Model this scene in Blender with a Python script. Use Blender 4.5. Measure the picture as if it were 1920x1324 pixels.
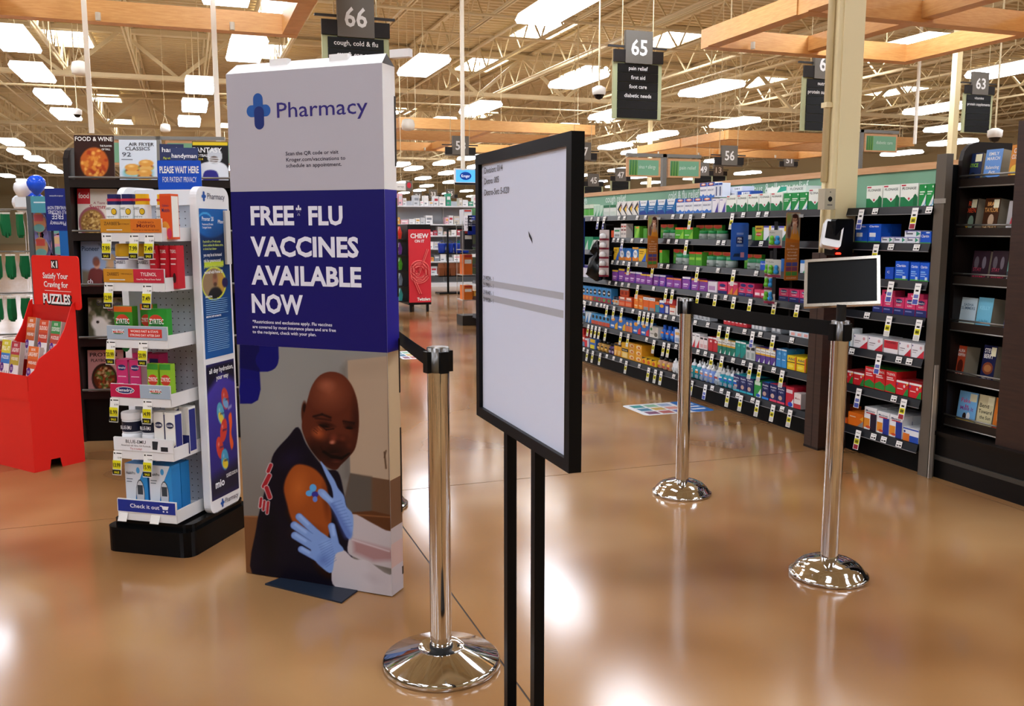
import bpy, math, random
import numpy as np
from mathutils import Vector, Matrix
random.seed(7); rng=np.random.default_rng(7)
for o in list(bpy.data.objects): bpy.data.objects.remove(o)
S=bpy.context.scene; COL=S.collection
PI=math.pi; rad=math.radians
# ---------------------------------------------------------------- camera, world, exposure
FPX=1700.0; CX,CY=960.0,662.0; HC=1.34; PITCH=rad(7.77); YAW=rad(19.6)
cd=bpy.data.cameras.new('camera'); cam=bpy.data.objects.new('camera',cd); COL.objects.link(cam)
cam.location=(0,0,HC); cam.rotation_euler=(PI/2-PITCH,0,-YAW)
cd.sensor_width=36; cd.lens=FPX/1920*36; cd.clip_end=300; cd.clip_start=.05
S.camera=cam
W=bpy.data.worlds.new('world'); S.world=W; W.use_nodes=True
W.node_tree.nodes['Background'].inputs[0].default_value=(.75,.85,1,1)
W.node_tree.nodes['Background'].inputs[1].default_value=.6
S.view_settings.view_transform='Standard'; S.view_settings.look='None'
S.view_settings.exposure=0.3; S.view_settings.gamma=1; S.view_settings.use_curve_mapping=False
LAMP=15.5      # radiance of the pendant lenses
SKYL=12.0      # radiance of the roof lights
# pixel helpers (store axes: Y runs along the shelving, X across the aisles)
FW=np.array([math.sin(YAW)*math.cos(PITCH),math.cos(YAW)*math.cos(PITCH),-math.sin(PITCH)])
RT=np.array([math.cos(YAW),-math.sin(YAW),0.]); UP=np.cross(RT,FW); EYE=np.array([0,0,HC])
def ray(x,y): return ((x-CX)*RT+(CY-y)*UP)/FPX+FW
def onz(x,y,z=0.): d=ray(x,y); return EYE+d*((z-HC)/d[2])
def onx(x,y,X): d=ray(x,y); return EYE+d*(X/d[0])
def ony(x,y,Y): d=ray(x,y); return EYE+d*(Y/d[1])
def depth(p): return float((np.array(p)-EYE)@FW)
class Fr:
    """vertical plane frame: local x to the right seen from the front, local -y is the front normal"""
    def __init__(s,o,rz): s.o=np.array([o[0],o[1],0.]); s.rz=rz; s.ex=np.array([math.cos(rz),math.sin(rz),0]); s.ey=np.array([-math.sin(rz),math.cos(rz),0])
    def pl(s,x,y,off=0.):
        d=ray(x,y); n=s.ey; t=((s.o+off*n-EYE)@n)/(d@n); p=EYE+d*t-s.o
        return float(p@s.ex),float(p[2])
    def px(s,lx,lz,off=0.):
        lx=np.asarray(lx,float); lz=np.asarray(lz,float)
        P=s.o+lx[...,None]*s.ex+off*s.ey+lz[...,None]*np.array([0,0,1.])-EYE
        z=P@FW; return CX+FPX*(P@RT)/z, CY-FPX*(P@UP)/z
# ---------------------------------------------------------------- materials
def lin(c): return tuple((v/12.92 if v<=.04045 else ((v+.055)/1.055)**2.4) for v in c)
def hx(h): h=h.lstrip('#'); return tuple(int(h[i:i+2],16)/255 for i in (0,2,4))
MC={}
def C(h,rough=.5,metal=0.,emit=0.,alpha=1.,trans=0.,spec=.28):
    k=(h,rough,metal,emit,alpha,trans,spec)
    if k in MC: return MC[k]
    m=bpy.data.materials.new('m_'+h.strip('#')); m.use_nodes=True; b=m.node_tree.nodes['Principled BSDF']
    c=lin(hx(h))+(1,)
    b.inputs['Base Color'].default_value=c; b.inputs['Roughness'].default_value=rough; b.inputs['Metallic'].default_value=metal
    b.inputs['Specular IOR Level'].default_value=spec
    if emit: b.inputs['Emission Color'].default_value=c; b.inputs['Emission Strength'].default_value=emit
    if alpha<1: b.inputs['Alpha'].default_value=alpha
    if trans: b.inputs['Transmission Weight'].default_value=trans
    MC[k]=m; return m
def nodes(name,build):
    m=bpy.data.materials.new(name); m.use_nodes=True; nt=m.node_tree; b=nt.nodes['Principled BSDF']; build(nt,b); return m
def ramp(nt,fac,stops):
    r=nt.nodes.new('ShaderNodeValToRGB'); e=r.color_ramp.elements
    while len(e)<len(stops): e.new(.5)
    for q,(p,c) in zip(e,stops): q.position=p; q.color=lin(hx(c))+(1,)
    nt.links.new(fac,r.inputs[0]); return r.outputs[0]
def noise(nt,scale,detail=4,vec=None,rough=.6):
    n=nt.nodes.new('ShaderNodeTexNoise'); n.inputs['Scale'].default_value=scale; n.inputs['Detail'].default_value=detail; n.inputs['Roughness'].default_value=rough
    if vec is not None: nt.links.new(vec,n.inputs['Vector'])
    return n.outputs['Fac']
def floor_mat(nt,b):
    g=nt.nodes.new('ShaderNodeNewGeometry').outputs['Position']
    f=noise(nt,.55,2,g,.5); f2=noise(nt,2.2,1,g,.4)
    mx=nt.nodes.new('ShaderNodeMath'); mx.operation='MULTIPLY_ADD'; nt.links.new(f2,mx.inputs[0]); mx.inputs[1].default_value=.35; nt.links.new(f,mx.inputs[2])
    nt.links.new(ramp(nt,mx.outputs[0],[(.42,'754e2c'),(.62,'92683f'),(.85,'aa8256')]),b.inputs['Base Color'])
    r=nt.nodes.new('ShaderNodeMapRange'); nt.links.new(f2,r.inputs[0]); r.inputs[3].default_value=.1; r.inputs[4].default_value=.19
    nt.links.new(r.outputs[0],b.inputs['Roughness']); b.inputs['Specular IOR Level'].default_value=.7
M_FLOOR=nodes('polished_concrete',floor_mat)
def wood_mat(a,c):
    def f(nt,b):
        t=nt.nodes.new('ShaderNodeTexCoord').outputs['Object']; mp=nt.nodes.new('ShaderNodeMapping'); mp.inputs['Scale'].default_value=(3,3,30); nt.links.new(t,mp.inputs[0])
        nt.links.new(ramp(nt,noise(nt,2.2,5,mp.outputs[0]),[(.3,a),(.7,c)]),b.inputs['Base Color']); b.inputs['Roughness'].default_value=.45
    return f
M_WOOD=nodes('honey_wood',wood_mat('cf9350','e0ab68')); M_BROWN=nodes('dark_walnut',wood_mat('2a1710','3a2217')); M_TRIM=nodes('maple_trim',wood_mat('d29a68','dfab7c'))
def deck_mat(nt,b):
    g=nt.nodes.new('ShaderNodeNewGeometry').outputs['Position']
    nt.links.new(ramp(nt,noise(nt,.4,4,g),[(.3,'c6b389'),(.7,'d2bf94')]),b.inputs['Base Color']); b.inputs['Roughness'].default_value=.6
M_DECK=nodes('painted_deck',deck_mat)
M_STEEL=C('d8c8a2',.55); M_PRINT=None
def pm(nt,b):
    a=nt.nodes.new('ShaderNodeVertexColor'); a.layer_name='col'; nt.links.new(a.outputs[0],b.inputs['Base Color']); b.inputs['Roughness'].default_value=.4; b.inputs['Specular IOR Level'].default_value=.15
M_PRINT=nodes('print_ink',pm)
WHITE=C('f0f0ee',.4); BLACK=C('0b0b0c',.45,spec=.1); CHROME=C('d8d8d8',.09,1.); STEELG=C('8d8a84',.35,.8); PLW=C('e9ebee',.3)
# ---------------------------------------------------------------- mesh builder
TXT={}
def text2d(s,bold=0.):
    k=(s,bold)
    if k in TXT: return TXT[k]
    cu=bpy.data.curves.new('t','FONT'); cu.body=s; cu.size=1; cu.resolution_u=2; cu.offset=bold; cu.fill_mode='FRONT'
    ob=bpy.data.objects.new('t',cu); me=bpy.data.meshes.new_from_object(ob)
    n=len(me.vertices); co=np.zeros(n*3); me.vertices.foreach_get('co',co); co=co.reshape(-1,3)[:,:2]
    fs=[tuple(p.vertices) for p in me.polygons]
    bpy.data.objects.remove(ob); bpy.data.curves.remove(cu); bpy.data.meshes.remove(me)
    if n: co[:,0]-=co[:,0].min()
    TXT[k]=(co,fs,float(co[:,0].max()) if n else 0.); return TXT[k]
CAP=.73
class MB:
    def __init__(s): s.v=[]; s.f=[]; s.m=[]; s.sm=[]; s.mats=[]
    def mi(s,m):
        if isinstance(m,str): m=C(m)
        if m not in s.mats: s.mats.append(m)
        return s.mats.index(m)
    def add(s,vs,fs,m,smooth=False):
        b=len(s.v); s.v+=[tuple(map(float,p)) for p in vs]; i=s.mi(m)
        for f in fs: s.f.append(tuple(b+q for q in f)); s.m.append(i); s.sm.append(smooth)
        return s
    def box(s,x0,y0,z0,x1,y1,z1,m):
        vs=[(x,y,z) for z in (z0,z1) for y in (y0,y1) for x in (x0,x1)]
        return s.add(vs,[(0,2,3,1),(4,5,7,6),(0,1,5,4),(2,6,7,3),(0,4,6,2),(1,3,7,5)],m)
    def obox(s,p,q,w,h,m):
        """box beam from p to q with width w (horizontal) and height h"""
        p=Vector(p);q=Vector(q);d=(q-p).normalized(); sd=d.cross(Vector((0,0,1)))
        if sd.length<1e-4: sd=Vector((1,0,0))
        sd.normalize(); u=sd.cross(d); vs=[]
        for e in (p,q):
            for a,b in ((-1,-1),(1,-1),(1,1),(-1,1)): vs.append(e+sd*(a*w/2)+u*(b*h/2))
        return s.add(vs,[(0,3,2,1),(4,5,6,7)]+[(i,(i+1)%4,4+(i+1)%4,4+i) for i in range(4)],m)
    def prism(s,pts,y0,y1,m,m2=None):
        """polygon in local xz (counter-clockwise from the front), extruded in y"""
        n=len(pts); vs=[(x,y0,z) for x,z in pts]+[(x,y1,z) for x,z in pts]
        s.add(vs,[tuple(range(n)),tuple(range(2*n-1,n-1,-1))],m)
        return s.add(vs,[(i,i+n,(i+1)%n+n,(i+1)%n) for i in range(n)],m2 or m)
    def prismz(s,pts,z0,z1,m):
        n=len(pts); vs=[(x,y,z0) for x,y in pts]+[(x,y,z1) for x,y in pts]
        return s.add(vs,[tuple(range(n-1,-1,-1)),tuple(range(n,2*n))]+[(i,(i+1)%n,(i+1)%n+n,i+n) for i in range(n)],m)
    def lathe(s,prof,m,n=24,cx=0.,cy=0.,smooth=True):
        vs=[];fs=[]
        for r,z in prof:
            for i in range(n): a=2*PI*i/n; vs.append((cx+r*math.cos(a),cy+r*math.sin(a),z))
        for j in range(len(prof)-1):
            for i in range(n): k=(i+1)%n; fs.append((j*n+i,j*n+k,(j+1)*n+k,(j+1)*n+i))
        s.add(vs,fs,m,smooth)
        if prof[0][0]>1e-5: s.add(vs[:n],[tuple(range(n-1,-1,-1))],m)
        if prof[-1][0]>1e-5: s.add(vs[-n:],[tuple(range(n))],m)
        return s
    def cyl(s,cx,cy,z0,z1,r,m,n=16): return s.lathe([(r,z0),(r,z1)],m,n,cx,cy)
    def tube(s,path,r,m,n=6):
        path=[Vector(p) for p in path]; vs=[];fs=[]
        for i,p in enumerate(path):
            d=(path[min(i+1,len(path)-1)]-path[max(i-1,0)]).normalized(); a=Vector((0,0,1)) if abs(d.z)<.9 else Vector((1,0,0))
            u=d.cross(a).normalized(); w=d.cross(u)
            for k in range(n): t=2*PI*k/n; vs.append(p+u*(r*math.cos(t))+w*(r*math.sin(t)))
        for i in range(len(path)-1):
            for k in range(n): q=(k+1)%n; fs.append((i*n+k,i*n+q,(i+1)*n+q,(i+1)*n+k))
        L=len(path)-1
        fs.append(tuple(range(n-1,-1,-1))); fs.append(tuple(L*n+k for k in range(n)))
        return s.add(vs,fs,m,n>6)
    def poly(s,pts,m,y=-.0006): return s.add([(x,y,z) for x,z in pts],[tuple(range(len(pts)))],m)
    def ell(s,cx,cz,rx,rz,m,y=-.0006,n=20,a0=0,a1=2*PI): return s.poly([(cx+rx*math.cos(a0+(a1-a0)*i/n),cz+rz*math.sin(a0+(a1-a0)*i/n)) for i in range(n)],m,y)
    def text(s,t,x,z,h,m,y=-.001,w=None,align='l',bold=0.,rot=0.):
        co,fs,tw=text2d(t,bold)
        if not len(co): return s
        sz=h/CAP; sx=sz if w is None else w/tw
        X=co[:,0]*sx; Z=co[:,1]*sz
        if align=='c': X=X-tw*sx/2
        elif align=='r': X=X-tw*sx
        if rot: X,Z=X*math.cos(rot)-Z*math.sin(rot),X*math.sin(rot)+Z*math.cos(rot)
        return s.add([(x+a,y,z+b) for a,b in zip(X,Z)],fs,m)
    def ptext(s,fr,t,x0,y0,x1,hp,m,off=0.,bold=0.,y1=None):
        """text on a frame plane: baseline from pixel (x0,y0) to column x1, cap height hp pixels"""
        a,za=fr.pl(x0,y0,off); b,zb=fr.pl(x1,y0 if y1 is None else y1,off); _,zc=fr.pl(x0,y0-hp,off)
        return s.text(t,a,(za+zb)/2 if y1 is not None else za,zc-za,m,off-.0012,w=b-a,bold=bold)
    def deco(s,w,h,dec,y=-.0005,x0=0.,z0=0.):
        """decor in unit coordinates of a w x h front"""
        for i,d in enumerate(dec):
            k=d[0]; yy=y-.00012*i
            if k=='r': s.poly([(x0+w*d[1],z0+h*d[2]),(x0+w*d[3],z0+h*d[2]),(x0+w*d[3],z0+h*d[4]),(x0+w*d[1],z0+h*d[4])],d[5],yy)
            elif k=='p': s.poly([(x0+w*a,z0+h*b) for a,b in d[1]],d[2],yy)
            elif k=='e': s.ell(x0+w*d[1],z0+h*d[2],w*d[3],h*d[4],d[5],yy,14)
            elif k=='t': s.text(d[1],x0+w*d[2],z0+h*d[3],h*d[5],d[6],yy,w=w*d[4],align='c',bold=.012)
        return s
    def mesh(s,name):
        me=bpy.data.meshes.new(name); me.from_pydata(s.v,[],s.f)
        for m in s.mats: me.materials.append(m)
        me.polygons.foreach_set('material_index',s.m); me.polygons.foreach_set('use_smooth',s.sm); me.update(); return me
    def build(s,name,parent=None,**k): return link(name,s.mesh(name),parent,**k)
def link(name,me,parent=None,loc=(0,0,0),rz=0.,label=None,cat=None,group=None,kind=None,rot=None):
    o=bpy.data.objects.new(name,me); COL.objects.link(o); o.location=loc; o.rotation_euler=rot or (0,0,rz)
    if parent: o.parent=parent
    if label: o['label']=label
    if cat: o['category']=cat
    if group: o['group']=group
    if kind: o['kind']=kind
    return o
def thing(name,label,cat,loc=(0,0,0),rz=0.,group=None): return link(name,None,None,loc,rz,label,cat,group)
def copytree(o,loc,rz=None,label=None,group=None):
    c=o.copy(); COL.objects.link(c); c.location=loc
    if rz is not None: c.rotation_euler=(0,0,rz)
    if label: c['label']=label
    if group: c['group']=group
    for ch in list(o.children):
        d=ch.copy(); COL.objects.link(d); d.parent=c
        for g in list(ch.children): e=g.copy(); COL.objects.link(e); e.parent=d
    return c
def rrect(x0,z0,x1,z1,r,n=5):
    out=[]
    for cx,cz,a in ((x1-r,z0+r,-PI/2),(x1-r,z1-r,0),(x0+r,z1-r,PI/2),(x0+r,z0+r,PI)):
        for i in range(n+1): t=a+PI/2*i/n; out.append((cx+r*math.cos(t),cz+r*math.sin(t)))
    return out
# ---- flat printed pictures as vertex colours on a fine grid
class Paint:
    def __init__(s,X,Y,base): s.X=X; s.Y=Y; s.im=np.zeros(X.shape+(3,)); s.im[:]=np.array(base)/255.
    def mixin(s,a,col): s.im+= (np.asarray(col,float)/255.-s.im)*a[...,None]
    def poly(s,pts,col,soft=1.2,smooth=True,al=1.):
        P=np.array(pts,float)
        if smooth:
            n=len(P);Q=[]
            for i in range(n):
                a,b,c,d=P[i-1],P[i],P[(i+1)%n],P[(i+2)%n]
                for t in (0,.25,.5,.75): Q.append(.5*((2*b)+(c-a)*t+(2*a-5*b+4*c-d)*t*t+(3*b-a-3*c+d)*t**3))
            P=np.array(Q)
        X,Y=s.X,s.Y; x0,y0=P.min(0)-3*soft; x1,y1=P.max(0)+3*soft
        k=(X>x0)&(X<x1)&(Y>y0)&(Y<y1); x=X[k];y=Y[k]; ins=np.zeros(x.shape,bool); dm=np.full(x.shape,1e9)
        for i in range(len(P)):
            a=P[i];b=P[(i+1)%len(P)]; d=b-a; L=d@d+1e-9
            t=np.clip(((x-a[0])*d[0]+(y-a[1])*d[1])/L,0,1); dm=np.minimum(dm,(x-a[0]-t*d[0])**2+(y-a[1]-t*d[1])**2)
            c=((a[1]>y)!=(b[1]>y))&(x<(b[0]-a[0])*(y-a[1])/(b[1]-a[1]+1e-12)+a[0]); ins^=c
        sd=np.where(ins,1,-1)*np.sqrt(dm); A=np.zeros(X.shape); A[k]=np.clip(sd/(2*soft)+.5,0,1)*al; s.mixin(A,col)
    def ell(s,cx,cy,rx,ry,col,soft=.15,al=1.,rot=0.):
        dx=s.X-cx;dy=s.Y-cy; c,n=math.cos(rot),math.sin(rot); u=(dx*c+dy*n)/rx; v=(-dx*n+dy*c)/ry
        s.mixin(np.clip((1-np.sqrt(u*u+v*v))/soft,0,1)*al,col)
    def cap(s,p,q,r,col,soft=1.2,al=1.,r2=None):
        p=np.array(p,float);q=np.array(q,float);d=q-p; t=np.clip(((s.X-p[0])*d[0]+(s.Y-p[1])*d[1])/(d@d+1e-9),0,1)
        D=np.hypot(s.X-p[0]-t*d[0],s.Y-p[1]-t*d[1]); R=r+(0 if r2 is None else (r2-r)*t); s.mixin(np.clip((R-D)/(2*soft)+.5,0,1)*al,col)
    def speck(s,mask_c,r,cols,n,sz):
        for i in range(n):
            a=rng.uniform(0,2*PI); q=r*math.sqrt(rng.uniform(0,1)); c=cols[int(rng.integers(len(cols)))]
            s.ell(mask_c[0]+q*math.cos(a),mask_c[1]+q*math.sin(a)*.9,sz*rng.uniform(.5,1.2),sz*rng.uniform(.4,1),c,.5)
def picture(name,parent,x0,z0,x1,z1,nx,nz,fn,y=-.0008,fr=None,off=0.,**k):
    """fn(paint): coordinates are photo pixels if fr is given, else unit square (x right, y up)*100"""
    u=np.linspace(0,1,nx+1); v=np.linspace(0,1,nz+1); U,V=np.meshgrid(u,v); LX=x0+(x1-x0)*U; LZ=z0+(z1-z0)*V
    if fr is not None: PX,PY=fr.px(LX,LZ,off)
    else: PX,PY=U*100,V*100
    p=Paint(PX,PY,(128,128,128)); fn(p)
    vs=np.stack([LX,np.full(LX.shape,y+off),LZ],-1).reshape(-1,3)
    i=np.arange((nx+1)*(nz+1)).reshape(nz+1,nx+1); f=np.stack([i[:-1,:-1],i[:-1,1:],i[1:,1:],i[1:,:-1]],-1).reshape(-1,4)
    me=bpy.data.meshes.new(name); me.from_pydata(vs.tolist(),[],f.tolist())
    c=np.clip(p.im,0,1).reshape(-1,3); c=np.where(c<=.04045,c/12.92,((c+.055)/1.055)**2.4); c=np.hstack([c,np.ones((len(c),1))]).astype(np.float32)
    me.color_attributes.new('col','FLOAT_COLOR','POINT').data.foreach_set('color',c.ravel()); me.materials.append(M_PRINT); me.update()
    return link(name,me,parent,**k)
# ================================================================ SETTING
XA,XB,YA,YB=-24.,40.,-9.,98.; ZD=7.0
b=MB(); b.box(XA,YA,-.2,XB,YB,-.0015,C('33261a',.6)); floor=b.build('floor',kind='structure')
JX=[.867+2.86*i for i in range(-4,7)]; JY=[4.485+3.3*i for i in range(-4,12)]
b=MB(); g=.0032; b.box(0,0,-.0015,2.86-2*g,3.3-2*g,0,M_FLOOR); slab=b.mesh('slab')
for x in JX[:-1]:
    for y in JY[:-1]: link('slab',slab,floor,(x+g,y+g,0))
b=MB()
for a in ((XA,YA,JX[0],YB),(JX[-1],YA,XB,YB),(JX[0],JY[-1],JX[-1],YB)): b.box(a[0],a[1],-.0015,a[2],a[3],0,M_FLOOR)
b.build('far_paving',floor)
# corrugated roof deck
b=MB(); P=.3; ys=np.arange(YA,YB,P); vs=[];fs=[]
for y in ys:
    for dy,dz in ((0,0),(.12,0),(.15,.07),(.27,.07)): vs+=[(XA,y+dy,ZD+dz),(XB,y+dy,ZD+dz)]
for i in range(len(vs)//2-1): fs.append((2*i,2*i+2,2*i+3,2*i+1))
b.add(vs,fs,M_DECK); b.box(XA,YA,ZD+.2,XB,YB,ZD+.3,M_DECK); ceiling=b.build('ceiling',kind='structure')
def truss(L,zt,zb,step,cw,ch,wr,mt):
    m=MB(); m.box(-cw/2,0,zt-ch,cw/2,L,zt,mt)
    for sx in (-1,1): m.box(sx*cw/2-cw*.3*(sx>0)-.0*cw,0,zb,sx*cw/2+cw*.3*(sx<0),L,zb+ch,mt)
    n=int(L/step)
    for i in range(n):
        y0=i*step;y1=y0+step; a,c=((zb+ch/2),(zt-ch/2)) if i%2==0 else ((zt-ch/2),(zb+ch/2))
        m.obox((0,y0,a),(0,y1,c),wr,wr,mt)
    return m
jm=truss(YB-YA,ZD-.02,ZD-.85,.75,.12,.06,.035,M_STEEL).mesh('joist')
for i in range(32): link('joist',jm,ceiling,(XA+.8+i*2.0,YA,0))
gm=truss(XB-XA,ZD-.1,ZD-1.45,1.5,.26,.12,.1,M_STEEL).mesh('girder')
for y in (2,15,28.5,42,55,68,82): link('girder',gm,ceiling,(XA,y,0),-PI/2)
bm=MB(); bm.tube([(0,0,0),(XB-XA,0,0)],.03,M_STEEL,6); pmesh=bm.mesh('pipe')
for y,z in ((10,5.9),(18,5.6),(22,6.05),(31,5.6),(36,6.0),(47,5.7)): link('pipe',pmesh,ceiling,(XA,y,z))
bm=MB(); bm.tube([(0,0,0),(0,YB-YA,0)],.025,M_STEEL,6); pmesh=bm.mesh('conduit')
for x,z in ((-5,5.7),(2.6,5.8),(6.7,5.6),(10,5.9),(14,5.6),(18.4,5.8)): link('conduit',pmesh,ceiling,(x,YA,z))
WALL=C('c9b88e',.8)
for n,a in (('wall_back',(XA,YB,0,XB,YB+.3,ZD+.3)),('wall_left',(XA-.3,YA,0,XA,YB,ZD+.3)),('wall_right',(XB,YA,0,XB+.3,YB,ZD+.3)),('wall_front',(XA,YA-.3,0,XB,YA,ZD+.3))):
    MB().box(*a,WALL).build(n,kind='structure')
# roof lights
SK=C('f4f8ff',.5,0,SKYL); skm=MB(); skm.box(-.62,-1.2,0,.62,1.2,.02,SK); skf=MB()
for x in (-.68,.62): skf.box(x,-1.26,-.05,x+.06,1.26,.12,M_STEEL)
for y in (-1.26,-.03,1.2): skf.box(-.62,y,-.05,.62,y+.06,.12,M_STEEL)
skm=skm.mesh('pane'); skf=skf.mesh('frame'); k=0
for x in (-10.2,-3.0,2.6,9.6,13.6,20.5,27.2):
    for y in (11,24.6,30.2,42.9,52):
        k+=1; o=link('window_%d'%k,skf,None,(x,y,ZD-.12),kind='structure'); link('pane',skm,o,(0,0,.04))
# pendant luminaires
LENS=C('ecf3ff',.5,0,LAMP); HOUS=C('f3f1ea',.5,0,1.6)
h=MB(); LW,LL=.33,.97
pts=[(-LW*.8,-LL*.94),(LW*.8,-LL*.94),(LW*.8,LL*.94),(-LW*.8,LL*.94)]
def frustum(m,w0,l0,z0,w1,l1,z1,mt,top=True,bot=True):
    vs=[(sx*w0,sy*l0,z0) for sx,sy in ((-1,-1),(1,-1),(1,1),(-1,1))]+[(sx*w1,sy*l1,z1) for sx,sy in ((-1,-1),(1,-1),(1,1),(-1,1))]
    f=[(i,(i+1)%4,(i+1)%4+4,i+4) for i in range(4)]
    if bot: f.append((3,2,1,0))
    if top: f.append((4,5,6,7))
    m.add(vs,f,mt)
frustum(h,LW,LL,.06,LW*.9,LL*.95,.15,HOUS,True,False); hm=h.mesh('housing')
l=MB(); frustum(l,LW*.93,LL*.97,0,LW,LL,.06,LENS,True,True); lm=l.mesh('lens')
cbm=MB(); 
for s_ in (-1,1): cbm.tube([(0,s_*.6,.15),(0,s_*.05,.55)],.006,M_STEEL,4)
cbm.tube([(0,0,.55),(0,0,ZD+.07-4.6)],.012,M_STEEL,5); cbm=cbm.mesh('hanger')
ZL=4.6
LPX=[(1045,22),(462,100),(793,130),(1083,155),(1332,172),(1147,219),(1377,234),(1232,257),(900,207),(823,234),(63,142),(100,187),(125,219),(25,80),(375,166),(365,203),(355,232),(1757,208),(1050,245),(1153,277),(1300,292),(1440,266),(880,298),(832,308),(1900,135),(36,287),(22,270),(65,300),(90,315),(103,323),(850,291),(1690,290),(1350,303),(1560,275),(775,318),(845,343),(800,350),(1195,287)]
LP=[tuple(onz(x,y,ZL)[:2]) for x,y in LPX]
for x in (-10.2,-6.6,-3.,.7,4.9,8.3,11.9,16.2):
    for y in (9.,4.6,.2,-4.2): LP.append((x,y))
for x in (-6.6,-3.,.7): LP.append((x,13.6))
LP.append((12.6,13.9))
for x in np.arange(-10.4,34,4.2):
    for y in np.arange(47,95,6.): LP.append((float(x),float(y)))
for x,y in ((-10.4,20),(-10.4,26),(-10.4,32),(-10.4,40),(-6.6,22),(-6.6,30),(24,24),(24,32),(28,28),(20,14.5)): LP.append((x,y))
def lrow(x):
    for a,n in ((-8.5,'by the left wall'),(-4.8,'over the glove rack'),(-1.2,'over the magazine rack'),(2.8,'over the cough and cold aisle'),(6.7,'over the medicine shelving'),(10.2,'over the pain relief aisle'),(14,'over the nutrition aisle'),(18.3,'over the vitamin aisle'),(99,'near the right wall')):
        if x<a: return n
for i,(x,y) in enumerate(LP):
    if any((x-a)**2+(y-c)**2<2.4**2 for a,c in LP[:i]) or y>95: continue
    o=thing('pendant_light','white rectangular pendant light hanging in the row '+lrow(x),'light',(x,y,ZL),0,'pendant lights '+lrow(x))
    link('housing',hm,o); link('lens',lm,o); link('hanger',cbm,o)
# cream column with brown cladding at its foot, conduit and call box
CREAM=C('e4d3a6',.45)
t=thing('column','cream square steel column with brown wood cladding around its foot','column',(3.70,4.59,0))
b=MB()
for yy in (-.09,-.012): b.box(-.09,yy,0,.09,yy+.012,ZD-1.45,CREAM)
b.box(-.02,-.08,0,.02,-.01,ZD-1.45,CREAM); b.box(-.088,-.086,0,.088,-.0,ZD-1.45,CREAM); b.box(-.06,-.096,1.2,.09,-.09,ZD-1.45,CREAM); b.build('shaft',t)
b=MB(); b.box(-.127,-.12,0,.1,.012,1.2,M_BROWN); b.box(-.129,-.123,0,.102,.014,.015,C('19100b')); b.box(-.1275,-.06,0,-.126,-.055,1.2,C('140b08')); b.build('cladding',t)
b=MB(); b.tube([(-.108,-.04,1.62),(-.108,-.04,ZD-1.5)],.02,CREAM,10); b.tube([(-.108,-.04,1.62),(-.108,-.04,1.2)],.012,CREAM,8)
for z in (2.05,3.4): b.box(-.132,-.065,z,-.08,-.015,z+.03,CREAM)
b.build('conduit',t)
b=MB(); b.box(-.19,-.16,1.455,-.115,-.1,1.575,C('b9b09a',.35,.3)); b.box(-.115,-.15,1.46,-.09,-.1,1.56,CREAM)
b.ell(-.152,1.515,.015,.015,BLACK,-.1606); b.ell(-.152,1.555,.004,.004,'444444',-.1606,8); b.poly([(-.17,1.478),(-.135,1.478),(-.135,1.484),(-.17,1.484)],'555555',-.1606); b.build('call_box',t)
def col2(x,y,w):
    m=MB(); m.box(-w/2,-w/2,0,w/2,w/2,ZD-1.4,CREAM); m.box(-w/2-.02,-w/2-.02,0,w/2+.02,w/2+.02,.02,CREAM); m.box(-w/2-.04,-w/2-.04,ZD-1.46,w/2+.04,w/2+.04,ZD-1.4,CREAM)
    return m.mesh('column')
cm=col2(0,0,.22)
for p,lab in (((13.4,13.4),'plain cream steel column standing behind the shelving beside aisle sign 63'),((-1.,42.8),'distant cream steel column left of the pharmacy standee'),((-9,38),'cream column near the dim left wall'),((16.,30),'far cream column beyond the wooden trellises')):
    link('column',cm,None,(p[0],p[1],0),label=lab,cat='column').scale=(.55,.55,1)
# drop poles
dm=MB(); dm.box(-.025,-.025,0,.025,.025,1,C('efe9da',.4)); dm.box(-.04,-.04,.985,.04,.04,1,C('efe9da')); dm=dm.mesh('power_pole')
for (x,y,Y),lab in (((410,265,10),'slim cream power pole dropping behind the cardboard standee'),((172,250,11),'slim cream power pole rising behind the cooking magazines'),((868,319,13.2),'slim white pole carrying the ceiling screen'),((1715,270,16),'slim white pole beside the aisle 63 sign')):
    p=ony(x,y,Y); o=link('power_pole',dm,None,tuple(p),label=lab,cat='pole'); o.scale=(1,1,ZD+.03-p[2])
# ================================================================ trellises
def trellis(label,x0,x1,ysl,z,xs,bh=.23,bw=.18,xe=None):
    t=thing('wood_trellis',label,'trellis',(x0,ysl[-1],z),0)
    for y in ysl: MB().box(0,y-ysl[-1]-bw,0,x1-x0,y-ysl[-1],bh,M_WOOD).build('beam',t)
    for x in xs:
        e=.004 if x in (xs[0],xs[-1]) else .04
        for ya,yb in zip(ysl[:-1],ysl[1:]): MB().box(x-x0-bw+.003,ya-ysl[-1],e,x-x0-.003,yb-ysl[-1]-bw,bh-.006,M_WOOD).build('rafter',t)
    for x in (x0+.4,x1-.4):
        for y in (ysl[0],ysl[-1]): MB().tube([(x-x0,y-ysl[-1]-.05,bh),(x-x0,y-ysl[-1]-.05,ZD+.01-z)],.008,M_STEEL,5).build('hanger_rod',t)
    for x in np.arange(x0+.6,x1-.3,1.4):
        m=MB(); m.cyl(x-x0,-.25,-.005,.08,.028,C('c9c0ae'),10); m.build('spot_fitting',t)
trellis('honey wood trellis of square beams hung beside the cream column',6.24,9.5,[5.2,6.9,8.45,10.4],3.6,[6.4,7.9,9.5])
trellis('honey wood trellis hung above the magazine rack and red display',-4.2,1.34,[8.0,9.7,11.45],3.6,[-4.04,-1.75,1.34])
trellis('distant honey wood trellis behind the aisle 58 sign',4.6,9.4,[20.6,23.2,26.3],3.6,[4.76,7.,9.4])
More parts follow.
